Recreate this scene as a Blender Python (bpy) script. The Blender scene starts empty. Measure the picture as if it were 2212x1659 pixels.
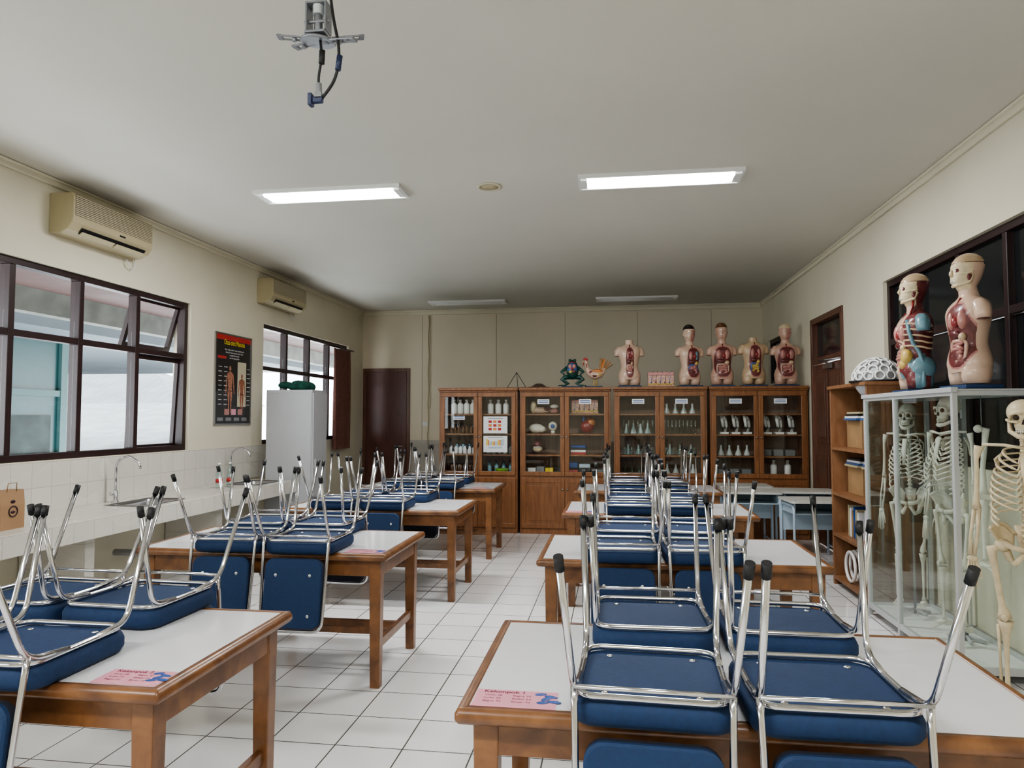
import bpy, math, random, bmesh
from math import sin,cos,pi,radians
from mathutils import Vector, Matrix
R=random.Random(5)
S=bpy.context.scene; COL=S.collection
# ------------------------------------------------------------ materials
def nt(name):
    m=bpy.data.materials.new(name); m.use_nodes=True
    n=m.node_tree; b=n.nodes['Principled BSDF']; return m,n,b
def mat(name,col,rough=.5,metal=0,var=.0,ns=6,bump=0,coat=0,emit=0,stretch=None,spec=.5):
    m,n,b=nt(name)
    b.inputs['Base Color'].default_value=(*col,1); b.inputs['Roughness'].default_value=rough
    b.inputs['Metallic'].default_value=metal; b.inputs['Coat Weight'].default_value=coat
    b.inputs['Specular IOR Level'].default_value=spec
    if emit:
        b.inputs['Emission Color'].default_value=(*col,1); b.inputs['Emission Strength'].default_value=emit
    if var or bump:
        tc=n.nodes.new('ShaderNodeTexCoord'); t=n.nodes.new('ShaderNodeTexNoise'); t.inputs['Scale'].default_value=ns; t.inputs['Detail'].default_value=5
        src=tc.outputs['Object']
        if stretch:
            mp=n.nodes.new('ShaderNodeMapping'); mp.inputs['Scale'].default_value=stretch; n.links.new(src,mp.inputs[0]); src=mp.outputs[0]
        n.links.new(src,t.inputs['Vector'])
        if var:
            r=n.nodes.new('ShaderNodeValToRGB'); r.color_ramp.elements[0].position=.3; r.color_ramp.elements[1].position=.7
            r.color_ramp.elements[0].color=(*[c*(1-var) for c in col],1); r.color_ramp.elements[1].color=(*[min(1,c*(1+var*.5)) for c in col],1)
            n.links.new(t.outputs[0],r.inputs[0]); n.links.new(r.outputs[0],b.inputs['Base Color'])
        if bump:
            bp=n.nodes.new('ShaderNodeBump'); bp.inputs['Strength'].default_value=bump; bp.inputs['Distance'].default_value=.01
            n.links.new(t.outputs[0],bp.inputs['Height']); n.links.new(bp.outputs[0],b.inputs['Normal'])
    return m
def tilemat(name,col,grout,w,h,rough,plane='XY',mortar=.004,off=0):
    m,n,b=nt(name); tc=n.nodes.new('ShaderNodeTexCoord'); src=tc.outputs['Object']
    if plane=='YZ':
        sx=n.nodes.new('ShaderNodeSeparateXYZ'); cx=n.nodes.new('ShaderNodeCombineXYZ'); n.links.new(src,sx.inputs[0])
        n.links.new(sx.outputs[1],cx.inputs[0]); n.links.new(sx.outputs[2],cx.inputs[1]); src=cx.outputs[0]
    t=n.nodes.new('ShaderNodeTexBrick'); t.offset=off; t.squash=1
    t.inputs['Scale'].default_value=1; t.inputs['Brick Width'].default_value=w; t.inputs['Row Height'].default_value=h
    t.inputs['Mortar Size'].default_value=mortar; t.inputs['Mortar Smooth'].default_value=.1; t.inputs['Bias'].default_value=0
    t.inputs['Color1'].default_value=(*col,1); t.inputs['Color2'].default_value=(*[c*.955 for c in col],1); t.inputs['Mortar'].default_value=(*grout,1)
    n.links.new(src,t.inputs['Vector']); 
    no=n.nodes.new('ShaderNodeTexNoise'); no.inputs['Scale'].default_value=1.3; n.links.new(tc.outputs['Object'],no.inputs['Vector'])
    n.links.new(t.outputs[0],b.inputs['Base Color'])
    mr=n.nodes.new('ShaderNodeMapRange'); mr.inputs[3].default_value=rough*.7; mr.inputs[4].default_value=rough*1.5
    n.links.new(no.outputs[0],mr.inputs[0]); n.links.new(mr.outputs[0],b.inputs['Roughness'])
    bp=n.nodes.new('ShaderNodeBump'); bp.inputs['Strength'].default_value=.4; bp.inputs['Distance'].default_value=.002; bp.invert=True
    n.links.new(t.outputs[1],bp.inputs['Height']); n.links.new(bp.outputs[0],b.inputs['Normal'])
    return m
def glassmat(name,tint=(1,1,1),refl=1.0,rough=.02,base=.04):
    m=bpy.data.materials.new(name); m.use_nodes=True; n=m.node_tree; n.nodes.clear()
    o=n.nodes.new('ShaderNodeOutputMaterial'); t=n.nodes.new('ShaderNodeBsdfTransparent'); g=n.nodes.new('ShaderNodeBsdfGlossy')
    f=n.nodes.new('ShaderNodeLayerWeight'); f.inputs[0].default_value=.5
    pw=n.nodes.new('ShaderNodeMath'); pw.operation='POWER'; pw.inputs[1].default_value=5
    mm=n.nodes.new('ShaderNodeMath'); mm.operation='MULTIPLY_ADD'; mm.inputs[1].default_value=refl*.9; mm.inputs[2].default_value=base
    t.inputs[0].default_value=(*tint,1); g.inputs['Roughness'].default_value=rough; g.inputs[0].default_value=(1,1,1,1)
    x=n.nodes.new('ShaderNodeMixShader'); n.links.new(f.outputs['Facing'],pw.inputs[0]); n.links.new(pw.outputs[0],mm.inputs[0]); n.links.new(mm.outputs[0],x.inputs[0]); n.links.new(t.outputs[0],x.inputs[1]); n.links.new(g.outputs[0],x.inputs[2]); n.links.new(x.outputs[0],o.inputs[0])
    return m
def wood(name,c1,c2,rough=.35,sc=(1.5,1.5,12),coat=.3):
    m,n,b=nt(name); tc=n.nodes.new('ShaderNodeTexCoord'); mp=n.nodes.new('ShaderNodeMapping'); mp.inputs['Scale'].default_value=sc
    t=n.nodes.new('ShaderNodeTexNoise'); t.inputs['Scale'].default_value=3; t.inputs['Detail'].default_value=7; t.inputs['Distortion'].default_value=.6
    n.links.new(tc.outputs['Object'],mp.inputs[0]); n.links.new(mp.outputs[0],t.inputs['Vector'])
    r=n.nodes.new('ShaderNodeValToRGB'); r.color_ramp.elements[0].position=.3; r.color_ramp.elements[1].position=.68
    r.color_ramp.elements[0].color=(*c1,1); r.color_ramp.elements[1].color=(*c2,1)
    n.links.new(t.outputs[0],r.inputs[0]); n.links.new(r.outputs[0],b.inputs['Base Color'])
    b.inputs['Roughness'].default_value=rough; b.inputs['Coat Weight'].default_value=coat; b.inputs['Coat Roughness'].default_value=.25
    return m
CREAM=mat('cream_paint',(.72,.675,.54),.75,var=.06,ns=1.2,bump=.05)
CEIL=mat('ceiling_paint',(.62,.60,.535),.85,var=.05,ns=.6)
PANEL=mat('panel_paint',(.74,.665,.53),.7,var=.05,ns=.8)
SEAM=mat('panel_seam',(.42,.38,.31),.7)
GREYP=mat('grey_dado',(.50,.47,.42),.6,var=.05)
FLOORM=tilemat('floor_tile',(.83,.825,.82),(.10,.09,.08),.33,.33,.10,mortar=.0035)
WTILE=tilemat('wall_tile',(.66,.64,.58),(.5,.47,.42),.2,.2,.25,'YZ',.003)
CTILE=tilemat('counter_tile',(.60,.58,.53),(.45,.42,.37),.2,.2,.25,'XY',.003)
DBROWN=mat('dark_brown_frame',(.030,.014,.014),.4,var=.2)
DOORB=wood('dark_door',(.085,.028,.022),(.13,.046,.036),.45,(8,8,1))
DOORR=wood('carved_door',(.09,.034,.022),(.17,.07,.04),.4,(8,8,1))
WOOD=wood('cabinet_wood',(.18,.070,.026),(.29,.125,.048),.35,(9,9,1.2))
WOODD=wood('cabinet_inner',(.16,.10,.07),(.23,.15,.105),.6,(9,9,1.2),0)
TWOOD=wood('table_wood',(.115,.046,.018),(.26,.115,.042),.35,(3,3,3))
SHW=wood('shelf_wood',(.20,.09,.04),(.30,.15,.072),.5,(6,6,1.5),.1)
LAM=mat('white_laminate',(.72,.725,.74),.16,var=.03,ns=2)
BLUE=mat('blue_fabric',(.007,.030,.092),.75,var=.15,ns=60,bump=.1)
NAVY=mat('black_fabric',(.010,.012,.022),.8,bump=.1,ns=60)
CHROME=mat('chrome',(.66,.66,.68),.15,1)
STEEL=mat('steel',(.42,.42,.43),.3,1)
GUN=mat('bracket_grey',(.25,.26,.28),.38,.5)
RUB=mat('black_rubber',(.012,.012,.013),.55)
GLASS=glassmat('clear_glass',(.975,.99,.98),.6,base=.025)
CGLASS=glassmat('case_glass',(.935,.968,.955),.9,base=.06)
WGLASS=glassmat('window_glass',(.98,.99,.99),.5,base=.02)
BOTG=glassmat('bottle_glass',(.80,.90,.88),1.0,base=.12)
DARKPANE=mat('corridor_dark_pane',(.014,.016,.018),.10,spec=.5)  # opaque right-wall panes; darkness of the corridor behind is put into their colour
WHITE=mat('white_paint',(.78,.78,.76),.4)
WPLA=mat('white_plastic',(.80,.80,.78),.35)
GREYM=mat('grey_metal',(.45,.46,.48),.4,var=.03)
GREYD=mat('grey_dark',(.2,.21,.22),.4)
ALU=mat('aluminium',(.58,.60,.60),.38,.3)
BEIGE=mat('ac_beige',(.47,.41,.26),.45,var=.05)
BEIGE2=mat('ac_light',(.58,.53,.39),.45)
BLK=mat('black',(.01,.01,.011),.4)
DSOCK=mat('socket_dark',(.045,.028,.018),.8)
TUBE=mat('tube_light',(1,1,1),.5,emit=16)
BONE=mat('bone',(.68,.57,.38),.5,var=.18,ns=20)
BONEW=mat('bone_white',(.76,.73,.64),.45,var=.08,ns=20)
TAN=mat('model_tan',(.56,.41,.26),.35,coat=.4,var=.12,ns=12)
SKIN=mat('model_skin',(.66,.47,.35),.3,coat=.4,var=.04)
SKINP=mat('model_skin_pink',(.57,.37,.28),.3,coat=.4,var=.04)
MUS=mat('model_muscle',(.16,.035,.035),.35,coat=.4,var=.4,ns=25)
LUNG=mat('organ_pink',(.50,.23,.20),.3,coat=.4,var=.2,ns=30)
HEART=mat('organ_red',(.28,.03,.03),.3,coat=.4,var=.3,ns=30)
LIV=mat('organ_liver',(.13,.03,.03),.3,coat=.4)
YEL=mat('organ_yellow',(.60,.42,.12),.35,coat=.3,var=.2,ns=30)
TEAL=mat('organ_teal',(.14,.27,.32),.35,coat=.3,var=.2,ns=14)
OBLUE=mat('organ_blue',(.05,.12,.32),.35,coat=.3)
HAIR=mat('model_hair',(.015,.010,.008),.5)
HAIRB=mat('model_hair_brown',(.16,.07,.03),.5)
SBASE=mat('stand_blue',(.02,.05,.13),.45)
GREEN=mat('frog_green',(.012,.075,.06),.35,coat=.4,var=.3,ns=20)
ORANGE=mat('rooster_orange',(.60,.22,.06),.35,coat=.3,var=.3,ns=12)
PINKC=mat('pink_card',(.78,.34,.42),.3,coat=.5)
INK=mat('ink_black',(.03,.01,.02),.6)
INKB=mat('ink_blue',(.01,.07,.30),.4)
INKR=mat('ink_maroon',(.20,.015,.05),.6)
PLUGB=mat('plug_blue',(.015,.025,.075),.4)
CURT=mat('curtain_cloth',(.19,.085,.065),.9,var=.2,ns=20)
PAPER=mat('paper',(.78,.80,.82),.7)
CARD=mat('card_tan',(.34,.21,.10),.7,var=.2)
RED=mat('red',(.45,.03,.03),.4); YELT=mat('yellow_print',(.8,.6,.05),.5); ORG=mat('orange_print',(.7,.25,.05),.5)
BRBOT=mat('brown_bottle',(.10,.035,.012),.15); LBLUE=mat('pale_blue_metal',(.42,.53,.62),.4)
DGREY=mat('desk_top',(.50,.50,.47),.35); KRAFT=mat('kraft_paper',(.36,.22,.12),.8,var=.1)
TEALG=mat('teal_building_glass',(.010,.048,.050),.3); STONE=mat('stone_wall',(.022,.036,.034),.7,var=.6,ns=3)
SOFF=tilemat('soffit_slats',(.055,.022,.017),(.02,.009,.007),8,.1,.6,mortar=.012)
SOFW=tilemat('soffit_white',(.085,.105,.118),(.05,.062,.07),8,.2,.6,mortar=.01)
FASC=mat('fascia_white',(.11,.115,.10),.7,var=.35,ns=4); ROOFM=tilemat('roof_sheet',(.115,.125,.13),(.08,.088,.092),.5,9,.5,mortar=.03)
LEDGE=mat('ledge_teal',(.04,.09,.09),.5)
GREENC=mat('green_cloth',(.01,.08,.055),.9,var=.4,ns=20,bump=.5)
# ------------------------------------------------------------ mesh builder
class MB:
    def __init__(s): s.v=[];s.f=[];s.m=[];s.s=[]
    def add(s,vs,fs,m=0,sm=False):
        o=len(s.v); s.v+=[tuple(v) for v in vs]
        for f in fs: s.f.append([i+o for i in f]); s.m.append(m); s.s.append(sm)
        return s
    def box(s,x0,x1,y0,y1,z0,z1,m=0):
        return s.add([(x0,y0,z0),(x1,y0,z0),(x1,y1,z0),(x0,y1,z0),(x0,y0,z1),(x1,y0,z1),(x1,y1,z1),(x0,y1,z1)],
         [(0,3,2,1),(4,5,6,7),(0,1,5,4),(1,2,6,5),(2,3,7,6),(3,0,4,7)],m)
    def loft(s,rings,m=0,sm=True,caps=True,closed=False,mf=None):
        n=len(rings[0]); o=len(s.v)
        for r in rings: s.v+=[tuple(p) for p in r]
        k=len(rings)
        for i in range(k if closed else k-1):
            a=o+i*n; b=o+((i+1)%k)*n
            for j in range(n):
                q=[a+j,a+(j+1)%n,b+(j+1)%n,b+j]; s.f.append(q); s.s.append(sm)
                if mf:
                    c=[sum(s.v[t][d] for t in q)/4 for d in range(3)]; s.m.append(mf(c))
                else: s.m.append(m)
        if caps and not closed:
            s.f.append([o+j for j in range(n)][::-1]); s.m.append(m); s.s.append(False)
            s.f.append([o+(k-1)*n+j for j in range(n)]); s.m.append(m); s.s.append(False)
        return s
    def tube(s,pts,r,n=8,m=0,closed=False,flat=1.0):
        P=[Vector(p) for p in pts]; k=len(P); rr=r if isinstance(r,(list,tuple)) else [r]*k
        T=[]
        for i in range(k):
            if closed: t=P[(i+1)%k]-P[i-1]
            else: t=P[min(i+1,k-1)]-P[max(i-1,0)]
            T.append(t.normalized())
        u=T[0].cross(Vector((0,0,1)))
        if u.length<.05: u=T[0].cross(Vector((0,1,0)))
        u.normalize(); rings=[]
        for i in range(k):
            u=u-T[i]*u.dot(T[i])
            u.normalize(); w=T[i].cross(u)
            rings.append([P[i]+(u*cos(2*pi*j/n)+w*sin(2*pi*j/n)*flat)*rr[i] for j in range(n)])
        return s.loft(rings,m,True,True,closed)
    def cyl(s,a,b,r,r2=None,n=14,m=0):
        return s.tube([a,b],[r,r if r2 is None else r2],n,m)
    def ell(s,c,r,m=0,n=14,k=9,rot=None,mf=None):
        rings=[]; M3=rot.to_matrix() if rot else None
        for i in range(k+1):
            p=-pi/2+pi*i/k; cr=max(cos(p),.02)
            rg=[]
            for j in range(n):
                t=2*pi*j/n; v=Vector((r[0]*cr*cos(t),r[1]*cr*sin(t),r[2]*sin(p)))
                if M3: v=M3@v
                rg.append(v+Vector(c))
            rings.append(rg)
        return s.loft(rings,m,True,True,False,mf)
    def lathe(s,prof,c=(0,0,0),n=18,m=0):
        return s.loft([[(c[0]+r*cos(2*pi*j/n),c[1]+r*sin(2*pi*j/n),c[2]+z) for j in range(n)] for r,z in prof],m)
    def mesh(s,name,mats):
        me=bpy.data.meshes.new(name); me.from_pydata(s.v,[],s.f)
        for mt in mats: me.materials.append(mt)
        me.polygons.foreach_set('material_index',s.m); me.polygons.foreach_set('use_smooth',s.s)
        bm=bmesh.new(); bm.from_mesh(me); bmesh.ops.recalc_face_normals(bm,faces=bm.faces); bm.to_mesh(me); bm.free(); me.update()
        return me
def rrect(hx,hy,r,z,seg=5,cx=0,cy=0):
    out=[]
    for qx,qy,a0 in ((1,1,0),(-1,1,90),(-1,-1,180),(1,-1,270)):
        for i in range(seg+1):
            a=radians(a0+90*i/seg); out.append((cx+qx*(hx-r)+r*cos(a),cy+qy*(hy-r)+r*sin(a),z))
    return out
def fil(pts,r,seg=5,closed=False):
    P=[Vector(p) for p in pts]; out=[]; k=len(P)
    for i in range(k):
        if not closed and i in (0,k-1): out.append(P[i]); continue
        a=P[i-1]; b=P[i]; c=P[(i+1)%k]; d1=(a-b); d2=(c-b); rr=min(r,d1.length*.48,d2.length*.48)
        p0=b+d1.normalized()*rr; p2=b+d2.normalized()*rr
        for j in range(seg+1):
            t=j/seg; out.append(p0*(1-t)**2+b*2*t*(1-t)+p2*t*t)
    return out
def _obj(name,mb,mats,bevel):
    if not isinstance(mats,(list,tuple)): mats=[mats]
    me=mb if isinstance(mb,bpy.types.Mesh) else mb.mesh(name,mats)
    o=bpy.data.objects.new(name,me); COL.objects.link(o)
    if bevel:
        b=o.modifiers.new('bevel','BEVEL'); b.width=bevel; b.segments=2; b.limit_method='ANGLE'; b.angle_limit=radians(40)
    return o
def meta(o,label,cat,group=None,kind=None):
    o['label']=label; o['category']=cat
    if group: o['group']=group
    if kind: o['kind']=kind
def thing(name,label,cat,loc=(0,0,0),rot=(0,0,0),group=None):
    o=bpy.data.objects.new(name,None); o.empty_display_size=.1; COL.objects.link(o); o.location=loc; o.rotation_euler=rot; meta(o,label,cat,group); return o
def part(par,name,mb,mats,loc=(0,0,0),rot=(0,0,0),bevel=0,label=None):
    o=_obj(name,mb,mats,bevel); o.parent=par; o.location=loc; o.rotation_euler=rot
    if label:o['label']=label
    return o
def solo(name,label,cat,mb,mats,loc=(0,0,0),rot=(0,0,0),bevel=0,group=None):
    o=_obj(name,mb,mats,bevel); o.location=loc; o.rotation_euler=rot; meta(o,label,cat,group); return o
def struct(name,mb,mats,bevel=0,loc=(0,0,0)):
    o=_obj(name,mb,mats,bevel); o['kind']='structure'; o.location=loc; return o
def dup(o,loc=None,rot=None,label=None,par=None):
    c=o.copy(); COL.objects.link(c)
    if par: c.parent=par
    if loc is not None: c.location=loc
    if rot is not None: c.rotation_euler=rot
    if label: c['label']=label
    for ch in o.children: dup(ch,par=c)
    return c
def text(par,name,body,size,m,loc,rot=(0,0,0),ax='LEFT',sx=1,bold=0):
    c=bpy.data.curves.new(name,'FONT'); c.body=body; c.size=size; c.align_x=ax; c.align_y='CENTER'; c.offset=bold
    t=bpy.data.objects.new('tmp',c); COL.objects.link(t); bpy.context.view_layer.update()
    me=bpy.data.meshes.new_from_object(t); bpy.data.objects.remove(t); bpy.data.curves.remove(c)
    me.materials.clear(); me.materials.append(m)
    o=bpy.data.objects.new(name,me); COL.objects.link(o); o.parent=par; o.location=loc; o.rotation_euler=rot; o.scale=(sx,1,1); return o
# ------------------------------------------------------------ room
XL,XR,YB,YF,H=-4.52,2.5,12.4,-3.0,3.5
struct('floor',MB().box(XL-.2,XR+.2,YF-.2,YB+.2,-.1,0),FLOORM)
struct('ceiling',MB().box(XL-.2,XR+.2,YF-.2,YB+.2,H,H+.1),CEIL)
w=MB()
def wallcut(mb,x0,x1,ops,ya,yb,m=0):
    y=ya
    for a,b,z0,z1 in ops:
        mb.box(x0,x1,y,a,0,H,m); 
        if z0>0: mb.box(x0,x1,a,b,0,z0,m)
        mb.box(x0,x1,a,b,z1,H,m); y=b
    mb.box(x0,x1,y,yb,0,H,m)
W0=(-2.2,1.9,1.21,2.79); W1=(2.6,7.08,1.21,2.79); W2=(8.69,11.7,1.21,2.79)
wallcut(w,XL-.2,XL,[W0,W1,W2],YF,YB); struct('wall_left',w,CREAM)
w=MB(); WR=(2.9,7.01,1.2,2.82); DR=(8.17,9.43,0,2.79); WRB=(10.6,12.0,2.1,2.8)
wallcut(w,XR,XR+.2,[WR,DR,WRB],YF,YB); struct('wall_right',w,CREAM)
struct('wall_back',MB().box(XL-.2,XR+.2,YB,YB+.2,1.16,H,0).box(XL-.2,XR+.2,YB,YB+.2,0,1.16,1),[PANEL,GREYP])
struct('wall_front',MB().box(XL-.2,XR+.2,YF-.2,YF,0,H),CREAM)
k=1
def trim(mb,m,bevel=0):
    global k
    struct('trim_%d'%k,mb,m,bevel); k+=1
trim(MB().box(XL,XL+.03,YF,YB,H-.06,H).box(XL,XL+.055,YF,YB,H-.02,H),CREAM,.01)
trim(MB().box(XR-.03,XR,YF,YB,H-.06,H).box(XR-.055,XR,YF,YB,H-.02,H),CREAM,.01)
trim(MB().box(XL+.03,XR-.03,YB-.04,YB,H-.09,H).box(XL+.03,XR-.03,YB-.07,YB,H-.03,H),CREAM,.01)
for x in (-3.4,-2.05,-.83,.42,1.66):
    trim(MB().box(x-.005,x+.005,YB-.004,YB,1.16,H-.1),SEAM)
trim(MB().box(XL,XL+.012,1.0,9.3,.80,1.205),WTILE)
struct('baseboard_back',MB().box(-3.6,XR,YB-.012,YB,0,.1),GREYP)
struct('baseboard_right',MB().box(XR-.012,XR,YF,8.1,0,.1),GREYP)
struct('baseboard_left',MB().box(XL,XL+.012,9.3,YB,0,.1),GREYP)
# windows
def frame_members(mb,x,ys,zs,y0,y1,z0,z1,wd=.055,dp=.09):
    mb.box(x-dp/2,x+dp/2,y0,y1,z0,z0+wd); mb.box(x-dp/2,x+dp/2,y0,y1,z1-wd,z1)
    for y in [y0+wd/2]+list(ys)+[y1-wd/2]: mb.box(x-dp/2,x+dp/2,y-wd/2,y+wd/2,z0+wd,z1-wd)
    for z in zs: mb.box(x-dp/2+.004,x+dp/2-.004,y0+wd,y1-wd,z-wd/2,z+wd/2)
def window(idx,x,y0,y1,z0,z1,ys,zs,glass,sash=None):
    mb=MB(); frame_members(mb,0,ys,zs,y0,y1,z0,z1)
    r=struct('window_%d'%idx,mb,DBROWN,.004,loc=(x,0,0))
    edges=[y0]+list(ys)+[y1]; zz=[z0]+list(zs)+[z1]
    for i in range(len(edges)-1):
        for j in range(len(zz)-1):
            a,b,c,d=edges[i]+.03,edges[i+1]-.03,zz[j]+.03,zz[j+1]-.03
            if sash and (i,j) in sash:
                ang=sash[(i,j)]; sm=MB(); h=d-c
                t=.045
                sm.box(-.02,.02,a,b,-t,0).box(-.02,.02,a,b,-h,-h+t).box(-.02,.02,a,a+t,-h+t,-t).box(-.02,.02,b-t,b,-h+t,-t)
                s_=part(r,'sash',sm,DBROWN,loc=(-.03,0,d),rot=(0,ang,0))
                part(s_,'glass_pane',MB().box(-.003,.003,a+t,b-t,-h+t,-t),glass)
            else:
                part(r,'glass_pane',MB().box(-.003,.003,a,b,c,d),glass)
    return r
window(1,XL-.08,W1[0],W1[1],W1[2],W1[3],[3.35,4.08,4.81,5.53,6.27],[2.21],WGLASS,{(5,1):.28,(5,0):.05})
window(2,XL-.08,W2[0],W2[1],W2[2],W2[3],[9.44,10.19,10.94],[2.21],WGLASS)
window(3,XR+.08,WR[0],WR[1],WR[2],WR[3],[3.6,4.3,5.0,5.65,6.35],[2.25],DARKPANE)
window(4,XR+.08,WRB[0],WRB[1],WRB[2],WRB[3],[11.3],[],DARKPANE)
window(5,XL-.08,W0[0],W0[1],W0[2],W0[3],[-1.4,-.6,.2,1.05],[2.21],WGLASS)
# doors
d=struct('door_1',MB().box(-4.5,-4.44,YB-.03,YB+.01,0,2.45).box(-3.68,-3.62,YB-.03,YB+.01,0,2.45).box(-4.44,-3.68,YB-.03,YB+.01,2.39,2.45),DOORR,.004)
part(d,'door_leaf',MB().box(-4.435,-3.685,YB-.022,YB-.002,.01,2.385),DOORB,bevel=.003)
part(d,'handle',MB().cyl((-3.76,YB-.03,1.05),(-3.76,YB-.06,1.05),.012).tube([(-3.76,YB-.06,1.05),(-3.87,YB-.06,1.05)],.009),STEEL)
mb=MB().box(XR-.02,XR+.12,8.17,8.24,0,2.79).box(XR-.02,XR+.12,9.36,9.43,0,2.79).box(XR-.02,XR+.12,8.24,9.36,2.72,2.79).box(XR-.02,XR+.12,8.24,9.36,2.22,2.29)
d=struct('door_2',mb,DOORR,.004)
part(d,'transom_pane',MB().box(XR+.05,XR+.06,8.24,9.36,2.29,2.72),DARKPANE)
mb=MB().box(XR+.02,XR+.06,8.25,9.35,.01,2.21)
for (a,b,c,e) in ((8.33,8.75,1.25,2.1),(8.85,9.27,1.25,2.1),(8.33,8.75,.25,1.1),(8.85,9.27,.25,1.1)):
    mb.box(XR+.005,XR+.02,a,b,c,e).box(XR-.005,XR+.005,a+.06,b-.06,c+.06,e-.06)
lf=part(d,'door_leaf',mb,DOORR,bevel=.008)
part(lf,'handle',MB().tube(fil([(XR+.02,8.33,.9),(XR-.04,8.33,.9),(XR-.04,8.33,1.35),(XR+.02,8.33,1.35)],.03),.011),CHROME)
part(lf,'door_closer',MB().box(XR-.04,XR+.0,8.6,8.85,2.13,2.19).tube([(XR-.03,8.7,2.2),(XR-.2,8.45,2.2),(XR-.0,8.22,2.22)],.01),STEEL)
# ------------------------------------------------------------ exterior
solo('eave_soffit','brown slatted underside of the roof overhang','roof',MB().box(-7.28,XL-.25,-2,20,3.2,3.25),SOFF)
solo('fascia_beam','weathered white concrete fascia beam at the roof edge','roof edge',MB().box(-7.5,-7.3,-2,20,2.90,3.3),FASC)
b=thing('annex_building','teal glass and stone building across the walkway','building',(0,0,0))
mb=MB().box(-16,-9,3,10.6,-3,2.85)
part(b,'glass_wall',mb,TEALG)
for y in (5.2,6.9,8.6,10.45): part(b,'mullion',MB().box(-9.03,-8.94,y,y+.14,-3,2.85),LEDGE)
for z in (.9,1.9): part(b,'ledge',MB().box(-9.03,-8.95,3,10.6,z,z+.1),LEDGE)
part(b,'stone_cladding',MB().box(-9.06,-8.98,9.0,10.3,-3,1.6),STONE)
part(b,'canopy',MB().box(-16,-8.0,3,19,2.85,3.15),[SOFW])
solo('sheet_metal_roof','pale corrugated metal roof of a lower building','roof',MB().add([(-30,14,.2),(-9,14,.2),(-15,28,2.2),(-34,28,2.2),(-30,14,.1),(-9,14,.1),(-15,28,2.1),(-34,28,2.1)],[(0,1,2,3),(4,5,6,7),(0,1,5,4),(1,2,6,5),(2,3,7,6),(3,0,4,7)]),ROOFM)
solo('distant_house','blue-walled house with a pale roof','building',MB().box(-34,-20,30,36,-3,2.2,0).add([(-35,29,2.2),(-19,29,2.2),(-23,33,4),(-31,33,4),(-35,37,2.2),(-19,37,2.2)],[(0,1,2,3),(4,5,2,3),(0,3,4),(1,2,5)],1),[mat('blue_wall',(.025,.045,.11),.7),ROOFM])
# ------------------------------------------------------------ counter & sinks
SK=[(-4.14,5.87),(-4.14,7.80)]
c=thing('sink_counter','long white-tiled sink counter along the window wall','counter',(0,0,0))
mb=MB(); x0,x1=XL+.012,-3.84; ya=1.0
for sx,sy in SK:
    mb.box(x0,x1,ya,sy-.28,.72,.80); mb.box(x0,sx-.18,sy-.28,sy+.28,.72,.80); mb.box(sx+.18,x1,sy-.28,sy+.28,.72,.80); ya=sy+.28
mb.box(x0,x1,ya,8.22,.72,.80)
part(c,'worktop',mb,CTILE)
part(c,'front_edge',MB().box(-3.84,-3.80,1.0,8.22,.66,.805),WTILE,bevel=.005)
for y in (2.4,4.9,6.7): part(c,'support',MB().box(x0,-3.95,y,y+.1,0,.72),WTILE)
for i,(sx,sy) in enumerate(SK):
    s=thing('sink','stainless steel sink basin set into tiled counter','sink',(sx,sy,.80),group='counter sinks')
    mb=MB().loft([rrect(.20,.30,.03,.006),rrect(.17,.27,.04,.008),rrect(.165,.265,.05,-.02),rrect(.15,.25,.06,-.15)],0,True,False).add(rrect(.15,.25,.06,-.15),[list(range(24))])
    part(s,'basin',mb,STEEL); part(s,'drain_pipe',MB().tube(fil([(0,0,-.15),(0,0,-.45),(-.3,0,-.45)],.06),.03),GREYM)
    f=thing('faucet','chrome gooseneck faucet beside the sink','faucet',(sx-.27,sy-.05,.80),group='gooseneck faucets')
    part(f,'spout',MB().tube(fil([(0,0,.08),(0,0,.36),(.12,0,.42),(.22,0,.36),(.24,0,.30)],.08,6),.011,10),CHROME)
    part(f,'base',MB().lathe([(.03,0),(.03,.01),(.018,.02),(.018,.10),(.012,.11)]),CHROME)
    part(f,'handle',MB().tube([(0,0,.07),(0,-.05,.08)],.009).ell((0,-.055,.08),(.018,.012,.018)),CHROME)
b=thing('paper_bag','brown kraft paper bag with printed emblem on the counter','bag',(-4.10,4.32,.80))
part(b,'bag_body',MB().loft([rrect(.07,.10,.005,0),rrect(.07,.10,.005,.16),rrect(.055,.105,.005,.26)],0,False),KRAFT)
part(b,'handle',MB().tube([(.055,-.04,.25),(.06,-.035,.31),(.06,.035,.31),(.055,.04,.25)],.003),CARD)
mb=MB().tube([(.072,.035*cos(a*pi/8),.12+.035*sin(a*pi/8)) for a in range(16)],.004,6,0,True).ell((.07,0,.115),(.004,.02,.01)).ell((.068,0,.185),(.005,.02,.012))
part(b,'emblem',mb,INK)
for i,(y,cc) in enumerate(((7.15,RED),(7.28,RED))):
    b=thing('water_bottle','clear plastic bottle with red label on the counter','bottle',(-4.2+.05*i,y,.80),group='plastic bottles on the counter')
    part(b,'bottle_body',MB().lathe([(.03,0),(.034,.01),(.034,.17),(.015,.22),(.013,.25)]),BOTG)
    part(b,'bottle_label',MB().lathe([(.035,.06),(.035,.10)]),cc); part(b,'cap',MB().lathe([(.015,.25),(.015,.27)]),WPLA)
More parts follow.
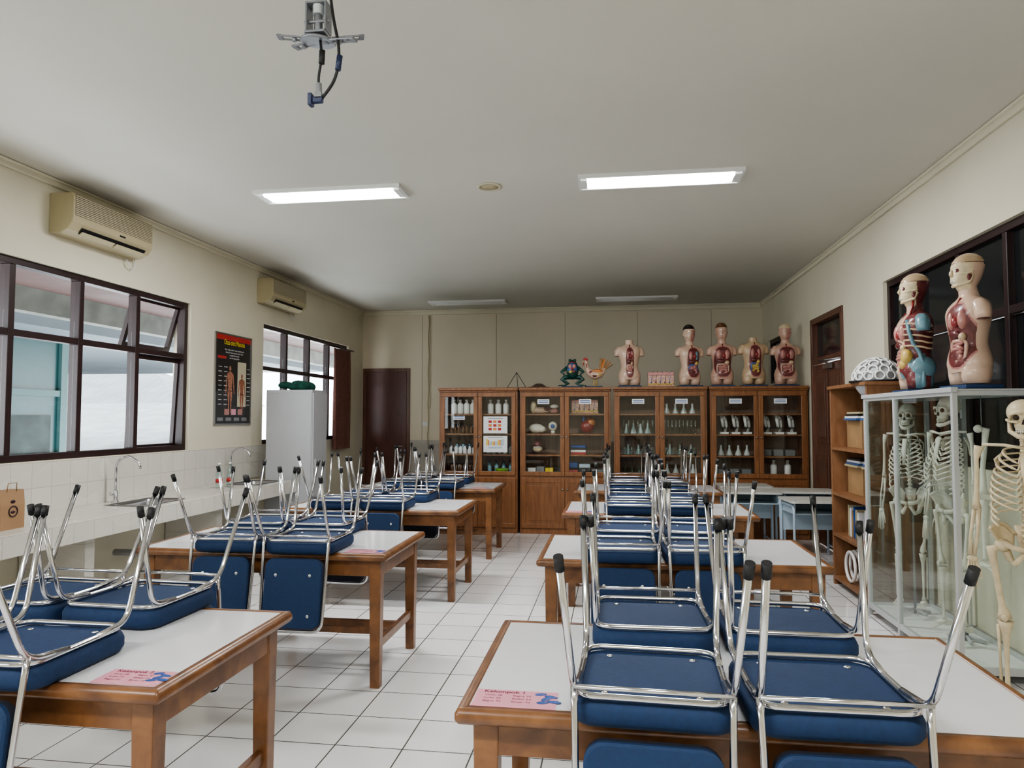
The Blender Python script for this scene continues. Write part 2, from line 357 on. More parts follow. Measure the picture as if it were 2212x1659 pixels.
# ------------------------------------------------------------ AC
def ac(y0,y1,lab,z0,hh):
    L=y1-y0; a=thing('air_conditioner',lab,'air conditioner',(XL,y0,z0),group='wall air conditioners')
    prof=[(0,0),(.10,-.0),(.17,.03),(.215,.09),(.22,.13),(.22,hh-.03),(.20,hh),(0,hh)]
    part(a,'body',MB().loft([[(x,y,z) for x,z in prof] for y in (0,L)],0,False),BEIGE,bevel=.008)
    g=MB(); n=11
    for i in range(n):
        z=hh*.45+i*(hh*.50/n); g.box(.22,.228,.02,L-.02,z,z+.006)
    part(a,'grille',g,BEIGE2)
    part(a,'grille_backing',MB().box(.2195,.2215,.02,L-.02,hh*.44,hh*.955),mat('grille_dark',(.22,.18,.10),.6))
    part(a,'air_outlet',MB().add([(.165,.12,.020),(.165,L-.08,.020),(.200,L-.08,.064),(.200,.12,.064),(.17,.12,.016),(.17,L-.08,.016),(.205,L-.08,.060),(.205,.12,.060)],[(0,1,2,3),(4,5,6,7),(0,1,5,4),(1,2,6,5),(2,3,7,6),(3,0,4,7)]),BLK)
    for ya_,yb_ in ((.13,L*.52),(L*.54,L-.09)):
        part(a,'louver',MB().add([(.155,ya_,.008),(.155,yb_,.008),(.195,yb_,.034),(.195,ya_,.034),(.158,ya_,.002),(.158,yb_,.002),(.198,yb_,.028),(.198,ya_,.028)],[(0,1,2,3),(4,5,6,7),(0,1,5,4),(1,2,6,5),(2,3,7,6),(3,0,4,7)]),BEIGE)
    part(a,'badge',MB().box(.217,.221,L*.55,L*.62,.10,.115),BLK)
    part(a,'cable',MB().tube([(.03,L-.12,.0),(.05,L-.1,-.07),(.04,L-.03,-.1),(.03,L+.02,-.04),(.02,L+.0,.05)],.005,6),WHITE)
ac(5.10,6.10,'old beige wall air conditioner with ribbed grille above the window',3.05,.33)
ac(8.5,9.5,'beige wall air conditioner above the far window',3.03,.32)
# ------------------------------------------------------------ ceiling things
def clight(x,y,on):
    r=thing('ceiling_light','recessed twin-tube fluorescent ceiling light, '+('lit' if on else 'switched off'),'ceiling light',(x,y,H),group='fluorescent ceiling lights')
    mb=MB()
    hx,hy=.65,.16
    mb.box(-hx,hx,-hy,-hy+.02,-.03,0).box(-hx,hx,hy-.02,hy,-.03,0).box(-hx,-hx+.02,-hy+.02,hy-.02,-.03,0).box(hx-.02,hx,-hy+.02,hy-.02,-.03,0).box(-hx+.02,hx-.02,-hy+.02,hy-.02,-.004,0)
    part(r,'housing',mb,WHITE)
    for yy in (-.07,.07):
        part(r,'tube',MB().cyl((-.58,yy,-.022),(.58,yy,-.022),.016),TUBE if on else WPLA)
    part(r,'tube_holder',MB().box(-.63,-.58,-.1,.1,-.035,-.004),WPLA); part(r,'tube_holder',MB().box(.58,.63,-.1,.1,-.035,-.004),WPLA)
    if on:
        l=bpy.data.lights.new('lamp_glow','AREA'); l.shape='RECTANGLE'; l.size=1.2; l.size_y=.26; l.energy=POW; l.color=(.98,.985,.99)
        o=bpy.data.objects.new('lamp_glow',l); COL.objects.link(o); o.parent=r; o.location=(0,0,-.045)
POW=46
for x in (-2.4,.38): clight(x,5.78,True); clight(x,11.6,False); clight(x,-.05,True)
s=thing('ceiling_speaker','round beige flush ceiling speaker','speaker',(-1.02,5.81,H))
part(s,'rim',MB().lathe([(.105,0),(.105,-.008),(.08,-.012),(.08,0)],n=28),BEIGE2); part(s,'grille',MB().lathe([(.08,-.004),(.08,-.006),(.01,-.008)],n=28),BEIGE)
p=thing('projector_mount','grey steel ceiling projector bracket with hanging cables','projector mount',(-1.1,2.5,H))
part(p,'pole',MB().cyl((0,0,0),(0,0,-.42),.022,n=18),ALU)
part(p,'ceiling_plate',MB().box(-.08,.08,-.08,.08,-.01,0),ALU)
part(p,'swivel_bracket',MB().box(-.042,-.034,-.03,.03,-.49,-.38).box(.034,.042,-.03,.03,-.49,-.38).box(-.042,.042,-.03,.03,-.385,-.377).cyl((-.052,-.01,-.45),(.052,-.01,-.45),.007).cyl((0,0,-.42),(0,0,-.50),.016).box(-.04,.04,-.04,.04,-.505,-.495),GUN,bevel=.003)
sp=part(p,'spider_plate',MB().lathe([(.062,-.012),(.068,-.008),(.062,0),(.03,.008)],n=24),GUN,loc=(0,0,-.515),rot=(radians(7),radians(5),0))
for a,l,tl,zz in ((24,.165,-13,.004),(158,.115,-3,.0),(188,.145,-5,.004),(-12,.155,7,-.006)):
    a=radians(a); q=MB().box(0,l,-.017,-.009,-.003,.003).box(0,l,.009,.017,-.003,.003).box(l-.02,l,-.017,.017,-.004,.004).box(0,.03,-.017,.017,-.004,.004).cyl((l*.55,0,-.012),(l*.55,0,.008),.009)
    part(p,'arm',q,GUN,loc=(.01*cos(a),.01*sin(a),-.52+zz),rot=(0,radians(tl),a),bevel=.0015)
part(p,'cable',MB().tube(fil([(.035,0,-.02),(.045,-.01,-.3),(.07,-.03,-.45),(.10,-.03,-.58),(.085,-.03,-.69),(.03,-.03,-.76)],.12),.006,8),BLK)
part(p,'cable',MB().tube(fil([(.015,-.02,-.51),(.03,-.03,-.60),(.015,-.03,-.68),(.02,-.03,-.74)],.05),.005,8),BLK)
part(p,'ferrite_bead',MB().cyl((.030,-.03,-.575),(.028,-.03,-.625),.011),RUB); part(p,'ferrite_bead',MB().cyl((.099,-.03,-.60),(.092,-.03,-.655),.011),PLUGB)
part(p,'plug',MB().box(-.005,.035,-.040,-.020,-.775,-.750).box(-.02,-.004,-.046,-.014,-.785,-.738),PLUGB,bevel=.004)
part(p,'plug',MB().cyl((.02,-.03,-.748),(.018,-.03,-.70),.011).box(.005,.032,-.04,-.02,-.76,-.735),GREYD,bevel=.002)
# cable & switch on back wall
solo('wall_cable','thin beige cable running down the rear wall','cable',MB().tube([(-3.28+.01*sin(i*1.3),YB-.02,3.40-i*.12) for i in range(21)],.008,6).tube([(-3.25+.008*sin(i*2.1),YB-.03,3.40-i*.12) for i in range(15)],.006,6),BEIGE)
w=thing('wall_switch','small white wall switch plate','switch',(-3.34,YB,1.45)); part(w,'plate',MB().box(-.05,.05,-.02,0,-.04,.04),WPLA,bevel=.004); part(w,'rocker',MB().box(-.02,.02,-.026,-.02,-.025,.025),WHITE)
# curtain
def curtain():
    c=thing('curtain','gathered reddish brown curtain beside the window','curtain',(XL,10.85,0))
    mb=MB(); n=60; v=[];f=[]
    for j,z in enumerate((1.05,1.3,1.9,2.4,2.68)):
        for i in range(n+1):
            t=i/n; v.append((.09+.035*sin(t*2*pi*9)*(1.1-.1*j),t*.70+.02*sin(t*40+j),z))
    for j in range(4):
        for i in range(n): a=j*(n+1)+i; f.append((a,a+1,a+n+2,a+n+1))
    mb.add(v,f,0,True); part(c,'cloth',mb,CURT)
    part(c,'rod',MB().cyl((.09,-.25,2.70),(.09,.85,2.70),.012).box(0,.09,-.2,-.18,2.69,2.71).box(0,.09,.8,.82,2.69,2.71),DBROWN)
curtain()
# ------------------------------------------------------------ poster
po=thing('anatomy_poster','framed black muscular system poster with yellow title','poster',(XL,7.54,1.47))
part(po,'frame',MB().box(0,.02,0,.82,0,.018).box(0,.02,0,.82,1.062,1.08).box(0,.02,0,.018,.018,1.062).box(0,.02,.802,.82,.018,1.062),STEEL)
part(po,'sheet',MB().box(.001,.012,.018,.802,.018,1.062),mat('poster_black',(.015,.012,.014),.3,coat=.3))
part(po,'title_band',MB().box(.012,.013,.018,.802,1.0,1.06),RED)
RX=(radians(90),0,radians(90))
text(po,'title_text','Otot-otot Manusia',.085,YELT,(.0145,.42,.975),RX,'CENTER',.72,.001)
for i,s_ in enumerate(('Otot rangka tubuh manusia melekat pada','tulang dan bekerja secara sadar untuk','menggerakkan badan','dan menopang tubuh')):
    text(po,'body_text',s_,.026,PAPER,(.0135,.42,.89-.032*i),RX,'CENTER')
def fig(y,s=1):
    b=MB(); X=.0135
    def poly(pts): b.add([(X,y+p[0]*s,.16+p[1]*s) for p in pts],[list(range(len(pts)))])
    b.add([(X,y+.028*s*cos(t*pi/8),.16+s*(.60+.038*sin(t*pi/8))) for t in range(16)],[list(range(16))])
    poly([(-.015,.55),(.015,.55),(.018,.575),(-.018,.575)]); poly([(-.08,.52),(-.03,.55),(.03,.55),(.08,.52),(.055,.42),(.045,.34),(.06,.28),(-.06,.28),(-.045,.34),(-.055,.42)])
    for q in (-1,1):
        poly([(q*.065,.53),(q*.088,.52),(q*.105,.40),(q*.115,.29),(q*.12,.25),(q*.10,.25),(q*.095,.29),(q*.078,.40)])
        poly([(q*.004,.29),(q*.06,.29),(q*.058,.18),(q*.042,.13),(q*.046,.09),(q*.034,.0),(q*.05,-.02),(q*.012,-.02),(q*.015,.0),(q*.012,.13)])
    return b
part(po,'muscle_figure',fig(.33,.85),mat('print_flesh',(.45,.2,.13),.5,var=.6,ns=60))
part(po,'figure_panel',MB().box(.012,.013,.50,.70,.22,.76),BEIGE2); part(po,'rear_figure',fig(.60,.72),mat('print_flesh2',(.38,.14,.08),.5,var=.5,ns=60))
part(po,'red_tag',MB().box(.012,.013,.06,.24,.78,.81),RED)
for i in range(9):
    for yy in (.08,.20,.72):
        part(po,'caption_line',MB().box(.012,.013,yy,yy+.07,.24+i*.055,.246+i*.055),PAPER)
for i in range(3): part(po,'inset_picture',MB().box(.012,.014,.22+i*.15,.32+i*.15,.12,.19),LUNG if i!=1 else PINKC)
for i in range(4):
    for j in range(3): part(po,'fine_print',MB().box(.012,.013,.07+i*.18,.19+i*.18,.05+j*.015,.054+j*.015),PAPER)
# ------------------------------------------------------------ metal locker
lk=thing('metal_cupboard','tall grey steel cupboard in front of the window','cupboard',(-4.25,8.27,0))
part(lk,'body',MB().box(0,.60,.0,.42,0,1.90),GREYM,bevel=.004)
dd=part(lk,'door',MB().box(.60,.615,.01,.41,.08,1.86),GREYM,bevel=.003)
part(dd,'handle',MB().box(.615,.63,.05,.07,.93,1.05),ALU,bevel=.003)
part(lk,'front_panel',MB().box(.01,.59,-.01,0,.08,1.86),GREYM,bevel=.003)
mb=MB()
for i in range(9): mb.ell((R.uniform(-.13,.13),R.uniform(-.08,.08),.035+R.uniform(0,.03)),(.10,.08,.04+R.random()*.03),rot=Matrix.Rotation(R.random(),3,'Z').to_quaternion())
solo('cloth_bundle','crumpled dark green cloth on top of the cupboard','cloth',mb,GREENC,(-3.95,8.46,1.90))
# ------------------------------------------------------------ tables
TW=1.58
def make_table():
    W,D,T=TW,.87,.77
    t=thing('lab_table','white-topped wooden laboratory table with brown edging','table',group='laboratory tables')
    part(t,'tabletop',MB().box(.035,W-.035,.035,D-.035,T-.03,T-.0005),LAM)
    mb=MB()
    def rg(i,z): return rrect(W/2-i,D/2-i,max(.015-i,.004),z,3,W/2,D/2)
    mb.loft([rg(.036,T-.04),rg(.008,T-.04),rg(0,T-.03),rg(0,T-.015),rg(.01,T),rg(.036,T)],0,True,False,True)
    part(t,'edge_rim',mb,TWOOD)
    mb=MB().box(.07,W-.07,.05,.075,T-.135,T-.035).box(.07,W-.07,D-.075,D-.05,T-.135,T-.035).box(.05,.075,.07,D-.07,T-.135,T-.035).box(W-.075,W-.05,.07,D-.07,T-.135,T-.035)
    part(t,'apron',mb,TWOOD,bevel=.003)
    for x in (.045,W-.115):
        for y in (.045,D-.115):
            cx,cy=x+.035,y+.035
            part(t,'leg',MB().loft([rrect(.028,.028,.004,0,2),rrect(.035,.035,.004,T-.035,2)],0,False),TWOOD,loc=(cx,cy,0))
    mb=MB().box(.065,.095,.11,D-.11,.21,.26).box(W-.095,W-.065,.11,D-.11,.21,.26).box(.095,W-.095,D/2-.09,D/2-.06,.215,.255).box(.095,W-.095,D/2+.06,D/2+.09,.215,.255)
    part(t,'stretcher',mb,TWOOD,bevel=.003)
    return t
TY=[1.90,3.95,5.89,7.72]; XLt,XRt=-2.87,-.43
tb=make_table(); tb.location=(XRt,TY[0],0)
for i,y in enumerate(TY):
    if i: dup(tb,(XRt,y,0))
    dup(tb,(XLt,y,0))
# ------------------------------------------------------------ chairs
def make_chair():
    c=thing('chair','blue upholstered chrome-framed chair placed upside down on the table','chair',group='upturned chairs')
    mb=MB(); L=[(.185,.19,.390,.05),(.20,.205,.396,.06),(.207,.212,.412,.065),(.207,.212,.44,.065),(.198,.203,.455,.06),(.17,.175,.46,.05)]
    mb.loft([rrect(a,b,r,z,5) for a,b,z,r in L]); part(c,'seat',mb,BLUE)
    mb=MB().tube(fil([(-.19,-.205,.379),(.19,-.205,.379),(.19,.19,.379),(-.19,.19,.379)],.06,5,True),.0092,8,0,True)
    mb.tube([(-.195,-.232,.348),(.195,-.232,.348)],.0065)
    part(c,'seat_frame',mb,CHROME)
    for x in (-.12,.12):
        for y in (-.15,.14): part(c,'bolt',MB().ell((0,0,0),(.011,.011,.004),0,8,5),CHROME,loc=(x,y,.389))
    for sx in (-1,1):
        l=part(c,'leg',MB().tube(fil([(sx*.19,.06,.377),(sx*.193,.195,.365),(sx*.210,.290,.0)],.05),.0095,10),CHROME)
        part(l,'leg_cap',MB().cyl((sx*.2085,.282,.03),(sx*.2105,.292,-.004),.0120),RUB)
        l=part(c,'leg',MB().tube(fil([(sx*.19,-.06,.377),(sx*.193,-.225,.360),(sx*.210,-.40,.0)],.06),.0095,10),CHROME)
        part(l,'leg_cap',MB().cyl((sx*.2085,-.385,.03),(sx*.2105,-.402,-.004),.0120),RUB)
    part(c,'backrest_frame',MB().tube(fil([(-.193,-.215,.35),(-.19,-.232,.46),(-.178,-.285,.865),(.178,-.285,.865),(.19,-.232,.46),(.193,-.215,.35)],.06,6),.0095,10),CHROME)
    th=math.atan2(.05,.4)
    def bk(y0,y1,h):
        return MB().loft([[(x,y,z) for x,z,_ in rrect(.168-q,.19-q,.05,0,6)] for y,q in ((y0,h),(y0+(.006 if y1>y0 else -.006),0),(y1,0))],0,False)
    b=part(c,'backrest',bk(-.02,.0,.006),BLUE,loc=(0,-.256,.663),rot=(th,0,0))
    part(b,'back_cushion',bk(.03,.0,.01),NAVY,label='dark front cushion')
    for x in (-.10,.10):
        for z in (-.10,.12): part(b,'bolt',MB().ell((0,0,0),(.01,.004,.01),0,8,5),CHROME,loc=(x,-.021,z))
    return c
ch=make_chair(); ch.location=(0,0,0)
def place(x,y,flip,jit=True,first=[True]):
    j=R.uniform(-.045,.045) if jit else 0
    rot=(pi,0,(0 if flip else pi)+j)
    loc=(x+R.uniform(-.004,.004),y,.77+.46)
    if first[0]: ch.location=loc; ch.rotation_euler=rot; first[0]=False
    else: dup(ch,loc,rot)
offR=[(.10,.54,.13,.575),(.04,.475,.09,.53),(.13,.565,.15,.585),(.15,.585,.15,.585)]
offL=[(-2.27,-1.83,-2.31,-1.87),(-2.24,-1.80,-2.385,-1.945),(-2.385,-1.95,-2.34,-1.90),(-2.34,-1.90,-2.34,-1.90)]
for i,y in enumerate(TY):
    for off in (offR,offL):
        a,b,c_,d_=off[i]
        place(a,y+.135,False); place(b,y+.135,False); place(c_,y+.735,True); place(d_,y+.735,True)
# ------------------------------------------------------------ name cards
def card(x0,x1,y0,y1,full,lab):
    c=thing('name_card',lab,'label',(x0,y0,.7702),group='pink group cards on tables')
    w_,h_=x1-x0,y1-y0
    part(c,'card_sheet',MB().box(0,w_,0,h_,0,.0008),PINKC)
    if full:
        text(c,'heading_text',full,.024,INKR,(.02,h_-.015,.0012),bold=.0006)
        for i,s_ in enumerate(('Vicky 28','Lydia 30','Bagus 33')): text(c,'name_text',s_,.0145,INKR,(.025,h_-.040-.021*i,.0012))
        for i,s_ in enumerate(('Bagus 20','Rafael 24','Bintar 32')): text(c,'name_text',s_,.0145,INKR,(.105,h_-.040-.021*i,.0012))
    mb=MB(); cx=w_-.018
    for dx,dy,a_,b_,rt in ((-.03,.10,.017,.009,.3),(.0,.085,.020,.009,-.3),(-.012,.068,.018,.010,.9),(.012,.05,.020,.010,-.2),(-.02,.042,.017,.009,.2)):
        mb.ell((cx+dx,dy*h_/.12,.0015),(a_,b_,.0007),0,16,6,rot=Matrix.Rotation(rt,3,'Z').to_quaternion())
    part(c,'flower_drawing',mb,INKB)
card(-.39,-.16,1.935,2.055,'Kelompok 1','pink paper card headed Kelompok 1 with names and blue flower')
card(-1.54,-1.33,1.94,2.055,'Kelompok 2','pink paper name card with blue flower taped to the table')
card(-1.56,-1.33,3.99,4.10,'Kelompok 3','pink paper name card with blue flower taped to the table')
card(-.40,-.17,5.93,6.05,None,'small pink paper card taped to the table')
card(-1.58,-1.36,7.80,7.91,None,'small pink paper card taped to the table')
# ------------------------------------------------------------ wood cabinets
SH=[.80,1.06,1.34,1.61]
def cabinet(x0,x1,lab):
    W=x1-x0; D=.43; Z=1.93
    c=thing('display_cabinet',lab,'cabinet',(x0,9.57,0),group='row of glazed cabinets')
    mb=MB().box(0,.03,0,D,0,Z).box(W-.03,W,0,D,0,Z).box(.03,W-.03,D-.02,D,.0,Z,1).box(.03,W-.03,0,D-.02,.0,.09).box(.03,W-.03,0,D-.02,.72,.79).box(.03,W-.03,0,D-.02,Z-.06,Z).box(W/2-.02,W/2+.02,0,.025,.79,Z-.06)
    part(c,'body',mb,[WOOD,WOODD])
    part(c,'cornice',MB().box(-.012,W+.012,-.04,D,Z,Z+.037).box(-.005,W+.005,-.02,D,Z-.02,Z),WOOD,bevel=.006)
    for z in SH[1:]: part(c,'shelf',MB().box(.03,W-.03,.035,D-.02,z-.02,z),WOOD)
    for k_ in (0,1):
        a=.02+k_*(W/2-.02); b=a+W/2-.02-.004; t=.058; z0,z1=.775,Z-.03
        dmb=MB().box(a,b,-.022,0,z0,z0+t).box(a,b,-.022,0,z1-t,z1).box(a,a+t,-.022,0,z0+t,z1-t).box(b-t,b,-.022,0,z0+t,z1-t)
        d=part(c,'glazed_door',dmb,WOOD,bevel=.005)
        part(d,'glass_pane',MB().box(a+t,b-t,-.012,-.009,z0+t,z1-t),GLASS)
        kx=b-.03 if k_==0 else a+.03
        part(d,'knob',MB().ell((kx,-.04,1.3),(.013,.013,.013)).cyl((kx,-.022,1.3),(kx,-.035,1.3),.006),STEEL)
        z0,z1=.08,.745
        dmb=MB().box(a,b,-.018,0,z0,z1).box(a,b,-.026,-.018,z0,z0+t).box(a,b,-.026,-.018,z1-t,z1).box(a,a+t,-.026,-.018,z0+t,z1-t).box(b-t,b,-.026,-.018,z0+t,z1-t).box(a+.1,b-.1,-.024,-.018,z0+.1,z1-.1)
        d=part(c,'panel_door',dmb,WOOD,bevel=.005)
        part(d,'knob',MB().ell((kx,-.045,.6),(.013,.013,.013)).cyl((kx,-.022,.6),(kx,-.035,.6),.006),STEEL)
    return c
CX=[(-2.375,-1.29),(-1.255,-.04),(.005,1.21),(1.25,2.47)]
for (a,b),l in zip(CX,('brown wooden glazed cabinet holding reagent bottles','brown wooden glazed cabinet holding anatomy models','brown wooden glazed cabinet holding laboratory glassware','brown wooden glazed cabinet holding microscopes')): cabinet(a,b,l)
# contents
def bottle(h,r,body,capm,lab,grp,cat='bottle'):
    b=thing('reagent_bottle',lab,cat,group=grp)
    part(b,'bottle_body',MB().lathe([(r*.95,0),(r,.01),(r,h*.65),(r*.4,h*.8),(r*.4,h*.88)],n=12),body)
    part(b,'cap',MB().lathe([(r*.5,h*.88),(r*.5,h)],n=12),capm); return b
def row(proto,x0,x1,n,y,z,jy=.0,first=True):
    for i in range(n):
        x=x0+(x1-x0)*(i+.5)/n; loc=(x,y+R.uniform(-jy,jy),z)
        if i==0 and first: proto.location=loc
        else: dup(proto,loc)
x0=CX[0][0]
B1=bottle(.20,.042,WPLA,WPLA,'white plastic reagent bottle on a cabinet shelf','white bottles in the cabinet')
row(B1,x0+.12,x0+.48,4,9.75,SH[3]); row(B1,x0+.62,x0+.95,3,9.8,SH[3],first=False)
B2=bottle(.13,.026,BRBOT,BLK,'small brown glass reagent bottle on a cabinet shelf','brown bottles in the cabinet')
row(B2,x0+.10,x0+.5,7,9.72,SH[2],.02); row(B2,x0+.62,x0+1.0,6,9.8,SH[2],.03,False); row(B2,x0+.1,x0+.5,6,9.75,SH[0],.02,False)
B3=bottle(.12,.028,PAPER,OBLUE,'small white bottle with blue cap','white small bottles in the cabinet')
row(B3,x0+.10,x0+.5,6,9.70,SH[1],.02); row(B3,x0+.1,x0+.5,6,9.84,SH[2],.01,False); row(B3,x0+.62,x0+1.0,5,9.75,SH[1],.03,False); row(B3,x0+.1,x0+.5,5,9.86,SH[0],.01,False)
B4=bottle(.15,.03,mat('blue_bottle',(.25,.42,.5),.3),BLK,'pale blue plastic bottle on a cabinet shelf','blue bottles in the cabinet')
row(B4,x0+.14,x0+.5,4,9.85,SH[1]); row(B4,x0+.6,x0+1.0,4,9.87,SH[0],.02,False)
solo('basin_bowl','bright green plastic bowl on the lowest glazed shelf','bowl',MB().lathe([(.07,0),(.10,.05),(.10,.055),(.095,.055),(.066,.005)],n=18),mat('lime',(.25,.5,.05),.4),(x0+.85,9.72,SH[0]))
def sheet(x,z,w_,h_,lab,kind):
    s=thing('paper_sheet',lab,'paper',(x,9.57-.0235,z)); part(s,'sheet',MB().box(0,w_,-.001,0,0,h_),PAPER)
    if kind==0:
        for i in range(3):
            for j in range(3): part(s,'colour_swatch',MB().box(.07+j*.065,.115+j*.065,-.002,-.001,.04+i*.05,.075+i*.05),ORG if (i+j)%2 else RED)
        part(s,'header_line',MB().box(.06,w_-.06,-.002,-.001,h_-.03,h_-.024),INK)
    elif kind==1:
        for j in range(12):
            hh=.09 if j in(0,11) else (.075 if j in (1,8,9,10) else .055)
            part(s,'table_column',MB().box(.04+j*.02,.058+j*.02,-.002,-.001,.09,.09+hh),(YELT,ORG,LBLUE,LBLUE)[j%4])
        part(s,'table_row',MB().box(.07,.26,-.002,-.001,.05,.075),LBLUE); part(s,'header_line',MB().box(.06,w_-.06,-.002,-.001,h_-.02,h_-.015),INK)
    else:
        for j in range(2): part(s,'text_line',MB().box(.015,w_-.015,-.002,-.001,.018+j*.022,.026+j*.022),INKB)
    return s
sheet(x0+.62,1.345,.33,.23,'white paper with orange picture grid taped to glass door',0); sheet(x0+.62,1.09,.33,.22,'white paper with coloured periodic table taped to glass door',1)
for i,(a,b) in enumerate(CX[1:]):
    for kk in (.24,.80): sheet(a+kk+ .0,1.74,.16,.065,'small white printed label taped to glass door',2)
sheet(x0+.2,1.53,.16,.05,'small white printed label taped to glass door',2)
# cabinet 2 : models
x0=CX[1][0]
def ellmodel(name,lab,cat,loc,items,mats):
    mb=MB()
    for c_,r_,m_ in items: mb.ell(c_,r_,m_)
    return solo(name,lab,cat,mb,mats,loc)
ellmodel('foot_model','plastic cutaway foot anatomy model','anatomy model',(x0+.25,9.78,SH[3]),[((0,0,.05),(.14,.05,.045),0),((-.09,0,.09),(.045,.045,.09),1),((.08,0,.06),(.06,.045,.03),2)],[SKIN,BONE,MUS])
ellmodel('jaw_model','white dental jaw model with pink gums','anatomy model',(x0+.45,9.78,SH[3]),[((0,0,.04),(.06,.05,.035),0),((0,0,.10),(.06,.05,.03),1)],[LUNG,BONEW])
def skinblock(loc,w_,h_):
    s=thing('skin_section_model','pink block model of skin layers with hairs','anatomy model',loc)
    part(s,'block',MB().box(-w_/2,w_/2,-.07,.07,0.012,h_*.8),mat('skin_block',(.66,.42,.34),.4,var=.4,ns=30),bevel=.005)
    part(s,'epidermis',MB().box(-w_/2,w_/2,-.073,.073,h_*.8,h_),mat('epidermis',(.60,.28,.27),.4,var=.3,ns=40),bevel=.006)
    part(s,'base',MB().box(-w_/2-.01,w_/2+.01,-.08,.08,-.0,.012),CARD)
    mb=MB()
    for i in range(12): mb.ell((-w_/2+.02+i*(w_-.04)/11,-.07,.035+.01*(i%2)),(.017,.008,.015),0,8,6)
    part(s,'fat_layer',mb,YEL)
    for i in range(5):
        x=-w_/2+.04+i*(w_-.10)/4; part(s,'hair_follicle',MB().tube([(x,-.073,h_*.3),(x+.01,-.074,h_*.7),(x+.03,-.06,h_+.02)],.003,6).ell((x,-.073,h_*.3),(.010,.006,.013)),MUS if i%2 else OBLUE)
skinblock((x0+.87,9.78,SH[3]),.36,.19)
ellmodel('heart_model','large red heart anatomy model on shelf','anatomy model',(x0+.9,9.78,SH[2]),[((0,0,.10),(.10,.07,.09),0),((.05,0,.15),(.06,.06,.06),1),((-.05,0,.19),(.025,.025,.05),2),((.03,0,.20),(.025,.025,.04),0)],[HEART,ORANGE,OBLUE])
ellmodel('brain_model','white plastic organ model wrapped in film','anatomy model',(x0+.2,9.78,SH[2]),[((0,0,.07),(.11,.07,.065),0),((.07,0,.06),(.06,.06,.05),0)],[BONEW])
ellmodel('eye_model','eyeball anatomy model with blue iris','anatomy model',(x0+.43,9.78,SH[2]),[((0,0,.10),(.065,.065,.065),0),((0,-.055,.10),(.03,.02,.03),1),((0,0,.02),(.03,.03,.03),0)],[BONEW,OBLUE])
ellmodel('teeth_model','skull jaw model with bared teeth','anatomy model',(x0+.22,9.76,SH[1]),[((0,0,.07),(.07,.06,.05),0),((0,-.03,.13),(.06,.05,.05),1),((0,-.05,.095),(.05,.03,.012),2)],[BONE,MUS,BONEW])
for i in range(5):
    solo('storage_box','small plastic case on a cabinet shelf','box',MB().box(0,.15,0,.2,0,.05+.02*(i%2)),[RED,BLK,GREYD,INKB,LBLUE][i],(x0+.62+.0*i+(i%3)*.17,9.68,SH[0]+(.001 if i<3 else .08)),bevel=.006,group='small cases in the cabinet')
for i in range(4):
    solo('storage_box','small plastic case on a cabinet shelf','box',MB().box(0,.11,0,.16,0,.07+.02*(i%2)),[WPLA,GREYD,YELT,BLK][i],(x0+.09+i*.12,9.68,SH[0]+.001),bevel=.006,group='small cases in the cabinet')
for i in range(4):
    solo('book','stacked book on a cabinet shelf','book',MB().box(0,.2,0,.16,0,.03),[RED,PAPER,BLK,INKB][i],(x0+.68,9.68,SH[1]+.031*i),group='books in the cabinet',bevel=.002)
# cabinet 3: glassware
x0=CX[2][0]
GW=mat('frosted_glass',(.55,.60,.60),.2,spec=.6)
g=solo('glass_cylinder','clear glass measuring cylinder on a shelf','glassware',MB().lathe([(.035,0),(.035,.008),(.018,.012),(.018,.18),(.021,.19)],n=12),BOTG,group='glassware in the cabinet')
row(g,x0+.1,x0+.55,7,9.76,SH[2],.04); row(g,x0+.65,x0+1.1,9,9.76,SH[2],.04,False)
g=solo('beaker','clear glass beaker on a shelf','glassware',MB().lathe([(.035,0),(.037,.01),(.037,.09),(.04,.1)],n=12),BOTG,group='beakers in the cabinet')
row(g,x0+.1,x0+.55,5,9.74,SH[1],.04); row(g,x0+.65,x0+1.1,5,9.74,SH[1],.04,False); row(g,x0+.1,x0+.55,5,9.74,SH[0],.04,False)
g=solo('flask','pale glass conical flask on a shelf','glassware',MB().lathe([(.045,0),(.045,.01),(.014,.09),(.014,.13),(.018,.135)],n=12),GW,group='flasks in the cabinet')
row(g,x0+.65,x0+1.1,4,9.78,SH[3],.02); row(g,x0+.65,x0+1.1,4,9.8,SH[0],.02,False); row(g,x0+.12,x0+.5,4,9.82,SH[2],.02,False); row(g,x0+.12,x0+1.1,7,9.88,SH[1],.01,False)
# cabinet 4: microscopes
x0=CX[3][0]
def micro():
    m=thing('microscope','white and black school microscope on cabinet shelf','microscope',group='microscopes in the cabinet')
    part(m,'base',MB().box(-.055,.055,-.08,.08,0,.03),WPLA,bevel=.006)
    part(m,'arm',MB().tube(fil([(0.02,.05,.025),(0.045,.06,.10),(.03,.05,.2),(0,0,.22)],.03),.020,8),WPLA)
    part(m,'body_tube',MB().cyl((-.01,-.02,.10),(-.03,-.0,.25),.020).cyl((-.03,.0,.24),(-.036,.004,.27),.016).cyl((-.01,-.022,.13),(-.005,-.025,.09),.012),WPLA)
    part(m,'stage',MB().box(-.045,.045,-.075,.03,.08,.088),BLK); part(m,'focus_knob',MB().cyl((-.045,.06,.09),(.055,.06,.09),.018),BLK); return m
mc=micro(); row(mc,x0+.12,x0+.56,3,9.72,SH[2]); row(mc,x0+.66,x0+1.12,3,9.72,SH[2],first=False)
bx=solo('storage_box','small grey case on microscope shelf','box',MB().box(-.06,.06,-.08,.08,0,.08),GREYD,bevel=.005,group='cases on the microscope shelf')
row(bx,x0+.1,x0+.55,3,9.78,SH[0]); row(bx,x0+.66,x0+1.1,3,9.78,SH[1],first=False)
